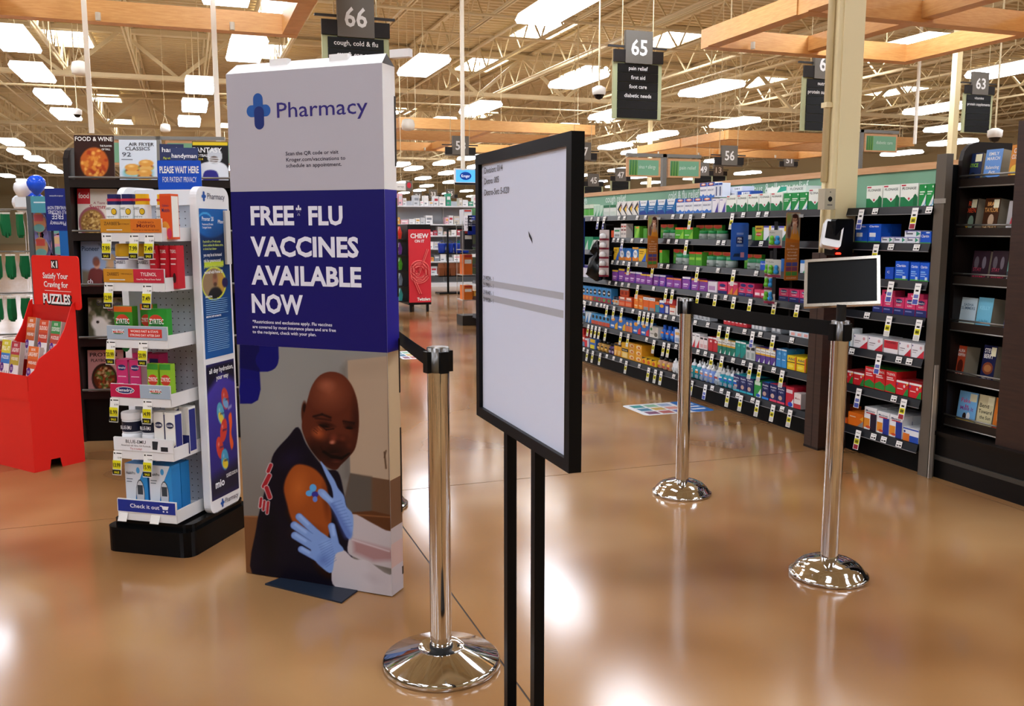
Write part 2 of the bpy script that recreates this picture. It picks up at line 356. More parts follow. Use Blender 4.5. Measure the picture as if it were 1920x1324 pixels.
trellis('distant honey wood trellis above the green allergy blade sign',13.,18.9,[20.4,22.6,25.2],3.6,[13.16,15.9,18.9])
# ================================================================ aisle signs
GREY=C('6f6a62',.5); PAN=C('141414',.45); SAGE=C('b7bd93',.5)
def aisle_sign(num,p,lines,label,k=1.,rows=6):
    t=thing('aisle_sign',label,'sign',tuple(p)); s=k
    w=.3*s
    zb=(-.6 if rows else -.02)*s
    m=MB(); m.box(-w,0,zb,w,.03*s,.02*s,SAGE if rows else GREY); m.build('rail_frame',t)
    for r in range(rows):
        z1=-(r*.098+.005)*s; pnl=MB(); pnl.box(-.25*s,-.012*s,z1-.094*s,.25*s,0,z1,PAN); pp=pnl.build('panel',t)
        if r<len(lines):
            tm=MB(); n=len(lines[r]); hh=.043*s; co,fs,tw=text2d(lines[r],.012); ww=min(tw*hh/CAP,.47*s); tm.text(lines[r],0,z1-.066*s,hh,WHITE,-.0135*s,w=ww,align='c',bold=.012); tm.build('lettering',pp)
    m=MB(); m.box(-.165*s,-.03*s,0,.165*s,.02*s,.35*s,GREY); np_=m.build('number_plate',t)
    m=MB(); m.text(num,0,.09*s,.17*s,WHITE,-.0315*s,w=.2*s,align='c',bold=.02); m.build('numeral',np_)
    for sx in (-1,1): MB().box(sx*.235*s-.07*s,-.025*s,.01*s,sx*.235*s+.07*s,.0,.14*s,C('221d1b')).build('wing_panel',t)
    m=MB(); m.box(-.36*s,.0,.17*s,.36*s,.03*s,.19*s,C('3a3838')); m.tube([(-.19*s,.015,.19*s),(-.19*s,.015,ZD+.07-p[2])],.006,M_STEEL,4); m.tube([(.19*s,.015,.19*s),(.19*s,.015,ZD+.07-p[2])],.006,M_STEEL,4); m.build('hanger',t)
for n_,x_,y_,Y_,ln,lb in (('66',667,71,8.99,['cough, cold & flu','eye & ear care'],'hanging aisle sign 66 listing cough, cold and eye care'),('65',1196,120,10.,['pain relief','first aid','foot care','diabetic needs'],'hanging aisle sign 65 listing pain relief and first aid'),
    ('64',1546,149,11.3,['nutrition','protein supplements'],'hanging aisle sign 64 listing nutrition, half hidden by the cream column'),('63',1835,178,12.4,['vitamins','protein supplements'],'hanging aisle sign 63 listing vitamins, above the bookcase')): aisle_sign(n_,tuple(ony(x_,y_,Y_)),ln,lb,1.24 if n_=='64' else 1.07)
def farsign(num,x,y,d,k,rows,lab):
    r=ray(x,y); r=r/(r@FW); p=EYE+r*d; aisle_sign(num,p,(),'distant grey aisle sign %s %s'%(num,lab),k,rows)
for a in (('58',863,290,17.5,1.,0,'hanging by the ceiling screen'),('57',1093,300,18.5,1.,0,'half hidden behind the framed sheet'),('56',1366,310,16.5,1.,0,'in front of a wooden trellis'),('47',1163,340,25,1.,5,'with orange strip, above the cough relief shelves'),
    ('45',1112,350,25,1.,5,'close to the black sign frame'),('49',1318,330,24,1.,4,'above the stacked nasal spray cartons'),('51',1478,312,31,1.2,0,'beside the column above the wood trim'),('13',1346,330,27,1.,4,'just past the yellow strip'),
    ('33',812,372,36,1.,0,'between two others over the white shelving'),('31',783,376,36,1.,0,'over the yellow bag on white shelving'),('35',844,371,36,1.,0,'under the ceiling screen')): farsign(*a)
# green category blades
def blade(label,X,px,y_top,txts,w,hh):
    p=onx(px,y_top,X); t=thing('category_sign',label,'sign',(X,p[1],p[2]))
    m=MB(); m.box(-.02,-.02,-(p[2]-1.726),.02,.02,0,STEELG); m.build('post',t)
    m=MB(); m.box(-w*1.12,-.02,-.03,w*1.12,.02,0,STEELG); m.build('top_bar',t)
    for sx,tx in zip((-1,1),txts):
        x0=.04 if sx>0 else -w-.04; m=MB(); m.box(x0,-.012,-.04-hh,x0+w,.012,-.04,M_TRIM); f=m.build('wood_frame',t)
        m=MB(); m.poly([(x0+.02,-.025-hh),(x0+w-.02,-.025-hh),(x0+w-.02,-.06),(x0+.02,-.06)],'7fb591',-.0132)
        for i in range(9): xx=x0+.025+i*.009; m.poly([(xx,-.025-hh),(xx+.008,-.025-hh),(xx+.011,-.062),(xx+.005,-.062)],('2f6b2c','4f8a34','7ba94a')[i%3],-.014)
        m.text(tx,x0+w*.6,-.05-hh*.5,.035,'dfeee2',-.0145,w=w*.5,align='c'); m.build('green_panel',f)
blade('green category blade sign reading sinus allergy and pain relief on post',4.15,1245,289,['sinus + allergy','pain relief'],.34,.17)
blade('green category blade sign reading diabetic care beside the cream column',6.6,1615,243,['stomach','diabetic care'],.42,.18)
p=ony(297,256,9.2); t=thing('category_sign','green category blade on a grey post behind the cooking magazines','sign',tuple(p),rad(-14))
MB().box(-.02,-.02,-p[2],.02,.02,0,STEELG).build('post',t); MB().box(-.72,-.02,-.03,.6,.02,0,STEELG).build('top_bar',t)
for x0 in (-.68,.06):
    f=MB().box(x0,-.012,-.26,x0+.6,.012,-.04,M_TRIM).build('wood_frame',t); MB().poly([(x0+.02,-.24),(x0+.58,-.24),(x0+.58,-.06),(x0+.02,-.06)],'7fb591',-.0132).build('green_panel',f)
p=ony(752,350,19); t=thing('hanging_sign','white wrap sign hanging over the white shelving','sign',tuple(p)); m=MB(); m.box(-.12,0,-.08,.1,.01,.08,WHITE); m.text('wrap',-.01,-.02,.05,C('8a8a8a'),-.002,w=.14,align='c'); m.build('panel',t); m=MB(); m.box(.1,0,-.1,.24,.01,.12,GREY); m.ell(.17,.03,.045,.06,C('d8384a'),-.002); m.build('grey_panel',t); MB().tube([(0,.005,.08),(0,.005,ZD+.01-p[2])],.006,M_STEEL,4).build('rod',t)
# ================================================================ CARDBOARD STANDEE
BR=math.atan2(3.144-3.567,.651-.162); BF=Fr((.162,3.567),BR); BW,BH,BD=.647,1.9,.088
NAVY=C('151162',.35); CARD=C('b6b3bc',.45); CARDW=C('f2f1f0',.5)
ban=thing('standee','tall cardboard pharmacy standee advertising flu vaccines on dark foot plate','standee',(.162,3.567,0),BR)
z1=BF.pl(590,654)[1]; z2=BF.pl(590,357)[1]
b=MB(); b.box(0,.0,.004,BW,BD,BH,CARDW)
b.add([(0,0,BH),(BW,0,BH),(BW-.01,.05,BH+.04),(.01,.05,BH+.04)],[(0,1,2,3)],CARDW); b.add([(.01,.05,BH+.04),(BW-.01,.05,BH+.04),(BW,BD,BH),(0,BD,BH)],[(0,1,2,3)],C('3a2a20'))
b.add([(BW,0,BH),(BW,BD,BH),(BW-.01,.05,BH+.04)],[(0,1,2)],C('2c1d15'))
b.build('carton',ban)
for u in (.17,.42,.66): MB().box(u,.03,BH+.02,u+.075,.055,BH+.047,CARDW).build('tab',ban)
b=MB(); b.poly([(0,z2),(BW,z2),(BW,BH),(0,BH)],CARD,-.0005); top=b.build('upper_print',ban)
def pill(m,x0,z0,x1,z1,c,y):
    r=min(abs(x1-x0),abs(z1-z0))/2; m.poly(rrect(x0,z0,x1,z1,r*.999,6),c,y)
b=MB(); cx,cz=BF.pl(485,208); L=.052
pill(b,cx-L,cz-.019,cx+L,cz+.021,'2360ae','') if False else None
pill(b,cx-L,cz-.021,cx+L,cz+.021,C('2159a6'),-.001); pill(b,cx-.022,cz-.03,cx+.020,cz+.062,C('1f529c'),-.0012); pill(b,cx-.019,cz-.066,cx+.023,cz+.016,C('15296f'),-.0014)
b.build('logo',top); b=MB(); b.ptext(BF,'Pharmacy',520,221,690,30,C('2b1f74'),bold=.004); b.build('brand_name',top); b=MB()
for tx,x0,y,x1 in (('Scan the QR code or visit',536,291.5,635),('Kroger.com/vaccinations to',537,303,648),('schedule an appointment.',537,314,641)): b.ptext(BF,tx,x0,y,x1,7.2,C('262035'),bold=.012)
b.build('small_print',top)
b=MB(); b.poly([(0,z1),(BW,z1),(BW,z2),(0,z2)],NAVY,-.0005); b.add([(BW+.0005,0,z1),(BW+.0005,BD,z1),(BW+.0005,BD,z2),(BW+.0005,0,z2)],[(0,1,2,3)],C('2a2390',.35)); nv=b.build('navy_print',ban)
b=MB(); LV=C('e3e4f0',.4)
for tx,x0,y,x1,hp in (('FREE',471,421,552,35),('*',556,421,566,35),('FLU',579,421,643,35),('VACCINES',471,479,673,36),('AVAILABLE',472,532,678,35),('NOW',473,585,569,35)): MB().ptext(BF,tx,x0,y,x1,hp,LV,bold=.035).build('headline_word',nv)
for tx,x0,y,x1 in (('*Restrictions and exclusions apply. Flu vaccines',474,605.5,623),('are covered by most insurance plans and are free',474,615,630),('to the recipient, check with your plan.',474,624.5,593)): b.ptext(BF,tx,x0,y,x1,6,LV,bold=.015)
b.build('small_print',nv)
def banphoto(p):
    X,Y=p.X,p.Y
    g=np.clip((Y-660)/420,0,1)[...,None]; p.im[:]=(np.array([140,138,134])*(1-g)+np.array([120,112,104])*g)/255.
    p.ell(520,760,120,150,(150,149,146),1.,.6)
    # cabinet, wall and counter behind
    p.poly([(640,690),(652,678),(658,900),(646,895)],(110,104,98),6,False,.6)
    p.poly([(652,676),(760,664),(760,909),(657,887)],(172,150,128),1,False); p.poly([(728,664),(760,662),(760,908),(729,902)],(196,172,142),1.5,False); p.poly([(652,676),(760,664),(760,700),(652,705)],(160,140,120),12,False,.5)
    p.cap((727.5,668),(730,902),.8,(105,85,68)); p.cap((721,848),(724,878),1.3,(90,66,45)); p.cap((735,846),(736,876),1.3,(90,66,45)); p.cap((724,845),(721,858),1.,(90,66,45))
    p.poly([(657,888),(760,905),(760,1010),(640,968)],(112,84,62),1,False); p.poly([(657,888),(697,894),(697,975),(640,965)],(100,92,84),3,False); p.poly([(640,962),(697,958),(760,972),(760,1020),(640,985)],(104,66,38),1.5,False); p.cap((640,963),(760,972),1.2,(140,95,60))
    p.poly([(455,968),(500,968),(500,1100),(455,1100)],(128,88,55),1.5,False); p.cap((455,968),(482,969),1.,(155,110,72))
    # printed logo fragment
    p.poly([(450,640),(522,645),(523,672),(516,690),(502,697),(487,697),(489,730),(484,750),(472,757),(450,757)],(27,27,120),1,False); p.poly([(450,640),(486,642),(487,697),(450,690)],(24,22,96),1,False); p.ell(501,675,22,22,(27,27,120),.06); p.ell(468,733,20,24,(27,28,125),.06)
    # shirt
    p.poly([(559,801),(540,820),(514,850),(506,880),(498,915),(488,955),(481,990),(474,1080),(560,1110),(660,1115),(660,1040),(656,990),(645,925),(634,885),(612,880),(592,858),(574,832)],(25,17,38),1.2)
    p.ell(545,860,38,26,(40,30,62),.9,.8,-.5); p.ell(505,1010,22,80,(12,9,16),.9,.7)
    for a,c,r in (((508,872),(503,884),3.2),((505,892),(495,912),4.),((500,915),(506,932),4.),((490,935),(488,950),2.5),((496,940),(494,956),2.2),((503,942),(501,962),2.4)): p.cap(a,c,r+1.2,(205,195,195),.7); p.cap(a,c,r,(165,42,52),.7)
    # head
    p.ell(571,775,7,26,(92,46,28),.3); p.ell(571,765,4,10,(48,22,15),.4)
    H=[(620,697),(641,702),(657,718),(667,740),(672,765),(673,800),(667,838),(655,856),(640,871),(630,881),(614,876),(598,862),(580,838),(569,814),(566,795),(572,770),(578,745),(586,722),(600,704)]
    p.poly(H,(104,52,33),1.)
    k=p.im.copy(); q=Paint(X,Y,(0,0,0)); q.poly(H,(255,255,255),1.); mask=q.im[...,:1]
    p.ell(618,735,46,44,(150,86,60),1.,.85); p.ell(612,722,22,16,(176,112,86),1.,.6); p.ell(625,850,60,40,(40,16,12),1.,.95); p.ell(585,845,25,30,(48,20,13),1.,.8); p.ell(668,790,14,60,(58,26,18),1.,.7)
    p.ell(600,814,19,16,(142,72,38),1.,.9,.5); p.ell(612,796,22,6,(52,22,15),.8,.9,.22); p.ell(656,800,14,6,(48,20,14),.8,.85,.1); p.cap((592,784),(620,788),1.6,(56,25,17),1.6,.8); p.cap((645,794),(664,796),1.5,(52,22,15),1.5,.8)
    p.cap((600,797),(612,806),.8,(30,12,8)); p.cap((612,806),(626,804),.8,(28,11,8)); p.cap((597,800),(603,806),.6,(165,100,66),.8); p.ell(626,822,11,12,(132,66,46),1.,.9); p.ell(622,830,6,4,(178,112,92),1.,.9); p.ell(636,830,12,6,(60,26,18),1.,.7); p.ell(652,822,9,12,(92,45,30),1.,.7)
    p.cap((608,846),(622,855),1.2,(24,9,8)); p.cap((622,855),(640,858),1.4,(24,9,8)); p.cap((640,858),(652,852),1.1,(28,10,8)); p.ell(630,862,14,3,(92,45,36),1.,.7)
    p.ell(596,812,15,12,(176,96,54),1.,.7,.5); p.ell(642,823,9,7,(120,60,40),1.,.7); p.ell(624,829,8,6,(196,126,100),1.,.8); p.ell(655,836,8,8,(108,54,36),1.,.7)
    p.ell(608,799,13,3.2,(26,9,7),.6,.95,.25); p.ell(655,803,9,2.8,(26,9,7),.6,.95,.1); p.cap((588,781),(604,777),1.8,(40,16,11),1.4,.9); p.cap((604,777),(620,783),1.8,(40,16,11),1.4,.9); p.cap((644,790),(664,793),1.7,(40,16,11),1.4,.9)
    for a,c in (((589,803),(596,809)),((588,807),(595,813))): p.cap(a,c,.5,(52,22,14),.6,.8)
    p.cap((601,838),(607,848),1.,(48,20,13),1.,.8); p.cap((606,847),(622,857),1.7,(20,6,6),1.,1.); p.cap((622,857),(641,860),1.8,(20,6,6),1.,1.); p.cap((641,860),(655,850),1.5,(20,6,6),1.,1.); p.ell(631,866,13,3,(112,58,46),.9,.8); p.ell(628,851,12,2.5,(84,38,28),.9,.7)
    p.im=k*(1-mask)+p.im*mask
    # arm
    p.poly([(541,955),(548,985),(575,1030),(600,1075),(625,1080),(625,1010),(600,985)],(52,22,10),5)
    A=[(556,871),(580,874),(598,886),(611,906),(617,937),(622,970),(616,1005),(600,1012),(560,990),(547,975),(538,945),(532,915),(540,888)]
    p.poly(A,(158,84,34),2.); p.ell(560,915,26,46,(190,108,48),1.,.8,.1); p.ell(575,1000,42,24,(104,50,20),1.,.7); p.ell(612,940,10,50,(112,54,22),1.,.8,-.1)
    p.ell(587,915,7,8,(90,160,215),.15); p.ell(580,925,7,6,(88,158,214),.15); p.ell(591,927,7,6,(66,58,148),.15); p.ell(591,936,5,6,(100,130,205),.2)
    # upper glove and sleeve
    p.poly([(661,964),(700,982),(731,996),(760,985),(760,1062),(700,1058),(668,1046),(652,1034),(656,1000)],(186,176,178),1.); p.poly([(662,1012),(731,1030),(760,1022),(760,1050),(700,1052),(664,1036)],(160,116,114),5,False,.8); p.cap((661,1012),(730,1034),1.,(205,190,192),1.5)
    G=(126,156,212); D=(88,112,176)
    p.poly([(601,866),(608,872),(626,898),(634,915),(645,930),(650,950),(662,966),(661,1002),(653,1010),(640,988),(630,966),(617,946),(601,931),(596,923),(599,917),(609,919),(624,934),(622,915),(612,893)],G,1.); p.cap((622,945),(652,1003),4,D,4,.7,8); p.cap((606,926),(622,940),3,(150,180,228),3,.8)
    for i in range(9): p.cap((622+i*3.2,944+i*5.5),(640+i*2.6,938+i*6.),.5,D,.9,.7)
    # lower sleeve and glove
    p.poly([(628,1038),(644,1031),(664,1048),(690,1052),(731,1078),(760,1060),(760,1140),(690,1125),(630,1102),(622,1072)],(196,187,190),1.); p.ell(700,1085,26,12,(176,164,168),1.,.6,.4); p.poly([(690,1052),(731,1078),(731,1130),(700,1125)],(180,170,172),6,False,.4)
    for a,c,r in (((561,969),(594,1000),6.),((552,985),(594,1014),6.5),((553,1004),(592,1028),6.3),((565,1030),(594,1046),5.5),((622,987),(630,1022),6.)): p.cap(a,c,r+.8,D,1.); p.cap(a,c,r,G,1.2); p.cap((a[0]+2,a[1]-1),((a[0]+c[0])/2,(a[1]+c[1])/2-2),r*.4,(156,186,232),2.2,.7)
    p.poly([(590,994),(604,999),(617,1008),(629,1013),(645,1031),(629,1040),(622,1074),(601,1062),(588,1046),(583,1026)],G,1.); p.ell(606,1050,16,18,D,1.,.7,.6); p.ell(612,1020,14,10,(150,182,230),1.,.6)
    p.im=np.clip(p.im,0,1)**(1.06+.32*np.clip(1-p.im.mean(-1,keepdims=True)*1.7,0,1))
    for i in range(10): p.cap((598+i*1.5,1022+i*4.6),(620+i*1.2,1012+i*4.2),.5,D,.9,.7)
picture('photo_print',ban,0,.004,BW,z1,250,400,banphoto,fr=BF)
b=MB(); y=BW+.0007
def side(za,zb,c): b.add([(y,0,za),(y,BD,za),(y,BD,zb),(y,0,zb)],[(0,1,2,3)],c)
side(.004,.11,C('bfb6ba')); side(.11,.2,C('c7a9a2')); side(.2,.26,C('bcb0b0')); side(.26,.44,C('6e4c33')); side(.44,z1,C('c4ab88'))
b.build('side_print',ban)
for za,zb in ((.06,.09),(.3,.62),(.75,.95),(1.1,1.45),(1.56,1.8)): MB().box(BW-.001,BD-.008,za,BW+.002,BD+.001,zb,C('1b120d')).build('slot',ban)
p4=[onz(*q)[:2]-np.array([.162,3.567]) for q in ((497,1097),(533,1084),(672,1108),(640,1132))]
loc=[(float(np.dot(q,BF.ex[:2])),float(np.dot(q,BF.ey[:2]))) for q in p4]
MB().prismz([loc[0],loc[3],(loc[2][0],.03),(loc[1][0],.03)],0,.006,C('1a2433',.4)).build('foot_plate',ban)
# ================================================================ FRAMED SHEET ON TWIN POSTS
SX,SY0,SY1,SZ0,SZ1=.72,2.29,1.66,.845,1.53
SF=Fr((SX,SY0),-PI/2); SWd=SY0-SY1
t=thing('floor_sign','black framed white notice sheet on twin black posts','sign',(SX,SY0,0),-PI/2)
fb=.026
for n,a in (('frame_rail',(0,-.006,SZ1-fb,SWd,.022,SZ1)),('frame_rail',(0,-.006,SZ0,SWd,.022,SZ0+fb)),('frame_stile',(0,-.006,SZ0+fb,fb,.022,SZ1-fb)),('frame_stile',(SWd-fb,-.006,SZ0+fb,SWd,.022,SZ1-fb))): MB().box(*a,C('0c0c0d',.35,spec=.12)).build(n,t)
b=MB(); b.box(fb,.004,SZ0+fb,SWd-fb,.018,SZ1-fb,C('dfe6fa',.35)); sh=b.build('sheet',t)
b=MB(); GB=C('b4b6c0',.4)
def onS(x,y): return SF.pl(x,y)
for q in (((906,527),(1049,545),(1049,560),(906,536)),((906,554),(1048,577),(1048,593),(906,564))):
    A=[onS(*p) for p in q]; zt=(A[0][1]+A[1][1])/2; zb=(A[2][1]+A[3][1])/2; b.poly([(fb,zb),(SWd-fb-.03,zb),(SWd-fb-.03,zt),(fb,zt)],GB,.0035)
INK=C('1c1c24')
for tx,x0,yy,x1,hp in (('Division: 014',909,326,943,12),('Distro: 005',909,346,936,12),('Distro-Set: 5-020',909,367,955,12),('214024 - 1',907,524,926,8),('217901 - 1',907,537,926,8),('218640 - 1',907,550.5,926,8),('219928 - 1',907,564,926,8)):
    b.ptext(SF,tx,x0,yy,x1,hp,INK,off=.004)
A=onS(988,433); B2=onS(996,457); b.poly([(A[0],A[1]),(A[0]+.0045,A[1]-.012),(B2[0],B2[1]),(B2[0]-.0045,B2[1]+.012)],INK,.0032)
b.build('print',sh)
for yy in (2.07,1.88): MB().box(SY0-yy-.0125,.0,.02,SY0-yy+.0125,.025,SZ0,C('0a0a0b',.4,spec=.12)).build('post',t)
MB().prismz(rrect(SWd/2-.2,-.15,SWd/2+.2,.17,.03),0,.02,C('0c0c0d',.4,spec=.12)).build('base_plate',t)
# ================================================================ STANCHIONS
BELT=C('0d0c0c',.7,spec=.12)
def stanchion(x,y,label,style,h=1.0,rz=0.,head=True):
    t=thing('stanchion',label,'stanchion',(x,y,0),rz)
    if style=='disc': pr=[(.178,0),(.183,.004),(.183,.018),(.176,.026),(.072,.058),(.07,.06),(.068,.058),(.04,.06),(.036,.06)]
    else: pr=[(.146,0),(.15,.003),(.15,.012),(.143,.016),(.138,.02),(.128,.036),(.108,.054),(.08,.066),(.05,.072),(.036,.075)]
    MB().lathe(pr,C('d4d4d4',.06,1.),48).build('base',t)
    MB().lathe([(.033,.06),(.033,h-.075)],CHROME,28).build('pole',t)
    if style=='disc': MB().lathe([(.036,.058),(.036,.066),(.033,.066)],C('1a1a1a'),28).build('collar',t)
    b=MB(); b.lathe([(.0335,h-.075),(.0335,h-.002),(.031,h),(.0,h)],C('777573',.25,1.),28); b.build('head',t)
    for a in range(4):
        c,s_=math.cos(a*PI/2),math.sin(a*PI/2); m=MB()
        vs=[(x_*c-y_*s_,x_*s_+y_*c) for x_,y_ in ((.03,-.014),(.043,-.014),(.043,.014),(.03,.014))]
        m.prismz(vs,h-.075,h-.012,C('0e0e0e',.4,spec=.12)); m.build('belt_clip',t)
    return t
def belt(t,p,q,z0,z1,sag=.012,w=.05):
    o=np.array(t.location[:2]); c,s_=math.cos(-t.rotation_euler[2]),math.sin(-t.rotation_euler[2]); pts=[]
    n=14
    for i in range(n+1):
        u=i/n; x=p[0]+(q[0]-p[0])*u-o[0]; y=p[1]+(q[1]-p[1])*u-o[1]; z=z0+(z1-z0)*u-sag*4*u*(1-u); pts.append((x*c-y*s_,x*s_+y*c,z))
    m=MB()
    for i in range(n): m.obox(pts[i],pts[i+1],.0016,w,BELT)
    m.build('belt',t)
st1=stanchion(.687,2.584,'chrome stanchion with wide flat disc base beside the framed sheet','disc',.995,rad(13))
st0=stanchion(.82,4.27,'chrome stanchion standing behind the cardboard standee','dome',.99)
belt(st1,(.687-.008,2.584+.043),(.82-.01,4.27-.043),.945,.95)
st2=stanchion(2.306,2.786,'chrome stanchion with dome base carrying a small black sign frame','dome',1.0)
st3=stanchion(2.33,3.953,'chrome stanchion with dome base in front of the medicine shelves','dome',1.0)
belt(st2,(2.307,2.83),(2.33,3.91),.965,.955,.006,.058)
# small tilted sign frame on the third stanchion
b=MB(); fw,fh=.272,.2; FRM=C('b9b3a8',.25,.9)
a_=link('sign_frame',None,st2,(0,0,1.0)); 
hd=MB(); hd.cyl(0,0,0,.06,.018,C('141414'),12); hd.build('neck',a_)
M4=Matrix.Translation((.0,0,.055))@Matrix.Rotation(rad(-46),4,'Z')@Matrix.Rotation(rad(-28),4,'X')@Matrix.Rotation(rad(-5),4,'Y')
def xf(m,M): m.v=[tuple(M@Vector(v)) for v in m.v]; return m
for q in ((-fw/2,-.006,0,fw/2,.012,.012),(-fw/2,-.006,fh-.012,fw/2,.012,fh),(-fw/2,-.006,.012,-fw/2+.012,.012,fh-.012),(fw/2-.012,-.006,.012,fw/2,.012,fh-.012)): xf(MB().box(*q,FRM),M4).build('rail',a_)
xf(MB().box(-fw/2+.011,-.001,.011,fw/2-.011,.01,fh-.011,C('060606',.3,spec=.12)),M4).build('black_panel',a_)
# wait-here sign on its own stand
ws=stanchion(.03,4.98,'chrome stanchion behind the rack carrying the blue wait here sign','dome',1.0); WF=Fr((.03,4.94),rad(-19))
hd=link('sign_holder',None,ws,(0,0,1.0),rad(-19)); MB().tube([(0,0,0),(0,0,.6)],.01,CHROME,8).build('stem',hd)
L0,T0z=WF.pl(300,301); L1,_=WF.pl(382,309); B0=WF.pl(381,352)[1]; yo=-.04
b=MB(); b.prism(rrect(L0,B0-1.0-.07,L1,T0z-1.0,.008),yo-.004,yo,C('1450c4',.35))
xm=(L0+L1)/2; b.text('PLEASE WAIT HERE',xm,T0z-1.0-.062,.034,WHITE,yo-.0055,w=(L1-L0)*.9,align='c',bold=.03); b.text('FOR PATIENT PRIVACY',xm,T0z-1.0-.108,.028,WHITE,yo-.0055,w=(L1-L0)*.78,align='c'); b.build('blue_panel',hd)
MB().box(-.015,-.04,.55,.015,0.,.58,CHROME).build('clamp',hd)
# ================================================================ PHARMACY RACK
KR=math.atan2(-.557,.83); KO=(-.089,3.85); KF=Fr(KO,KR); kz=(KO[0],KO[1],0)
kio=thing('display_rack','white pharmacy display rack with six trays on a black plinth','display rack',kz,KR)
TZ=[1.292,1.094,.864,.625,.402,.14]; TW=.278; TD=.24
MB().prismz(rrect(-.345,-.012,.065,.455,.05),0,.105,C('0b0b0c',.12,spec=.12)).build('plinth',kio)
b=MB(); b.prismz(rrect(-.33,.02,.05,.44,.04),.105,.13,C('0c0c0d',.15,spec=.12)); b.build('plinth_top',kio)
b=MB(); b.box(-.3,.285,.13,.018,.305,1.49,C('c6cad3',.5)); pg=b.build('pegboard',kio)
b=MB()
for i in range(11):
    for j in range(46): b.ell(-.285+i*.0285,.16+j*.0285,.0028,.0028,C('2a2c33'),.2845,6)
b.build('peg_holes',pg,kind='stuff')
for x in (-.326,.018):
    m=MB(); m.prism(rrect(.165,.125,.405,1.515,.045,6),-.016,.016,PLW); M_=Matrix.Translation((x+.016,0,0))@Matrix.Rotation(PI/2,4,'Z'); xf(m,M_); pn=m.build('side_panel',kio)
b=MB(); b.prism(rrect(-.294,1.44,.018,1.505,.012),.24,.34,PLW); b.build('top_rail',kio)
TAGW=C('f3f2ee',.5); TAGY=C('e8e01c',.5); TAGK=C('17170f',.5)
def price_tag(parent,x,z,price,sale=True,y=-.003):
    w=.042; m=MB(); bot=z-.1 if sale else z-.035
    m.add([(x-w/2,y,z),(x+w/2,y,z),(x+w/2-.004,y-.01,bot),(x-w/2-.004,y-.01,bot)],[(3,2,1,0)],TAGW); m.add([(x-w/2,y+.001,z),(x+w/2,y+.001,z),(x+w/2-.004,y-.009,bot),(x-w/2-.004,y-.009,bot)],[(0,1,2,3)],TAGW)
    yy=y-.0008; m.poly([(x-.018,z-.006),(x-.012,z-.006),(x-.012,z-.013),(x-.018,z-.013)],TAGK,yy-.001); m.poly([(x-.006,z-.007),(x+.018,z-.007),(x+.018,z-.011),(x-.006,z-.011)],TAGK,yy-.001); m.text('reg 9.49' if False else price[:-1]+'9',x+.018,z-.031,.008,TAGK,yy-.0032,align='r',w=.018)
    if sale:
        m.poly([(x-w/2-.001,z-.075),(x+w/2-.005,z-.075),(x+w/2-.003,z-.038),(x-w/2,z-.038)],TAGY,y-.0085); m.poly([(x-w/2-.002,z-.097),(x+w/2-.005,z-.097),(x+w/2-.004,z-.077),(x-w/2-.002,z-.077)],TAGK,y-.0105)
        m.text(price,x-.002,z-.066,.018,TAGK,y-.0098,w=.034,align='c',bold=.02); m.text('SALE',x-.003,z-.092,.009,TAGY,y-.0112,w=.024,align='c',bold=.03)
    m.build('price_tag',parent)
def zy(x,z,s,y): # allergy brand roundel
    return [('e',x,z,s,s*1.15,'1f6b2c'),('e',x,z+.05,s*.9,s*.8,'d23c1e'),('t','ZYRTEC',x,z-.05,s*1.9,.3,'f4f4f0')]
LBL=[[('r',0,0,.5,1,'c8891d'),('r',.5,0,1,1,'d8741c'),('t',"ZARBEE'S",.19,.55,.26,.25,'5a3a12'),('t','Children\'s',.75,.68,.26,.16,'7a2410'),('t','Motrin',.75,.38,.3,.27,'7a1f0c'),('t','Works fast to help kids feel better',.75,.15,.44,.1,'6a2a10'),('r',.1,.16,.36,.24,'d8d4c8'),('t','helps to keep you',.39,.6,.18,.1,'5a3a12')],
 [('r',0,0,.5,1,'c8891d'),('r',.5,0,1,1,'c2243a'),('t',"ZARBEE'S",.16,.5,.2,.25,'5a3a12'),('t','TYLENOL',.75,.5,.26,.27,'f4efe8'),('t','Used for Pain & Fever Relief',.75,.2,.4,.12,'f4efe8'),('r',.1,.16,.36,.24,'d8d4c8'),('t','helps to keep you',.39,.6,.18,.1,'5a3a12')],
 [('r',0,0,1,1,'a4b4c4')]+zy(.19,.5,.11,0)+[('r',.36,.18,.92,.82,'d6382e'),('t','WORKS FAST & STAYS',.63,.56,.46,.17,'f8f4f0'),('t','STRONG DAY AFTER DAY',.64,.27,.5,.17,'f8f4f0')],
 [('r',0,0,.5,1,'bf1849'),('r',.5,0,1,1,'a4b4c4'),('e',.25,.55,.16,.28,'f0f0f4'),('e',.25,.55,.15,.24,'1e2c66'),('t','Benadryl',.25,.45,.25,.24,'f4f4f8')]+zy(.76,.5,.11,0),
 [('r',0,0,1,1,'e9e9ec'),('t','BLUE-EMU',.38,.6,.34,.27,'15161c'),('t',"America's #1 Emu Oil Formula",.38,.36,.5,.14,'3a2a2a'),('t','Try it today!',.38,.12,.2,.15,'b02430'),('p',[(.66,.2),(.74,.2),(.76,.85),(.66,.85)],'2a2c34'),('r',.8,.1,.92,.45,'23252c')],
 [('r',0,0,1,1,'f0f0f2'),('r',.01,.03,.99,.97,'20308c'),('t','Check it out',.47,.38,.5,.32,'f4f4fa'),('p',[(.73,.65),(.76,.65),(.78,.4),(.86,.4),(.88,.68),(.78,.68),(.77,.72),(.73,.72)],'f4f4fa'),('e',.79,.25,.015,.06,'f4f4fa'),('e',.85,.25,.015,.06,'f4f4fa')]]
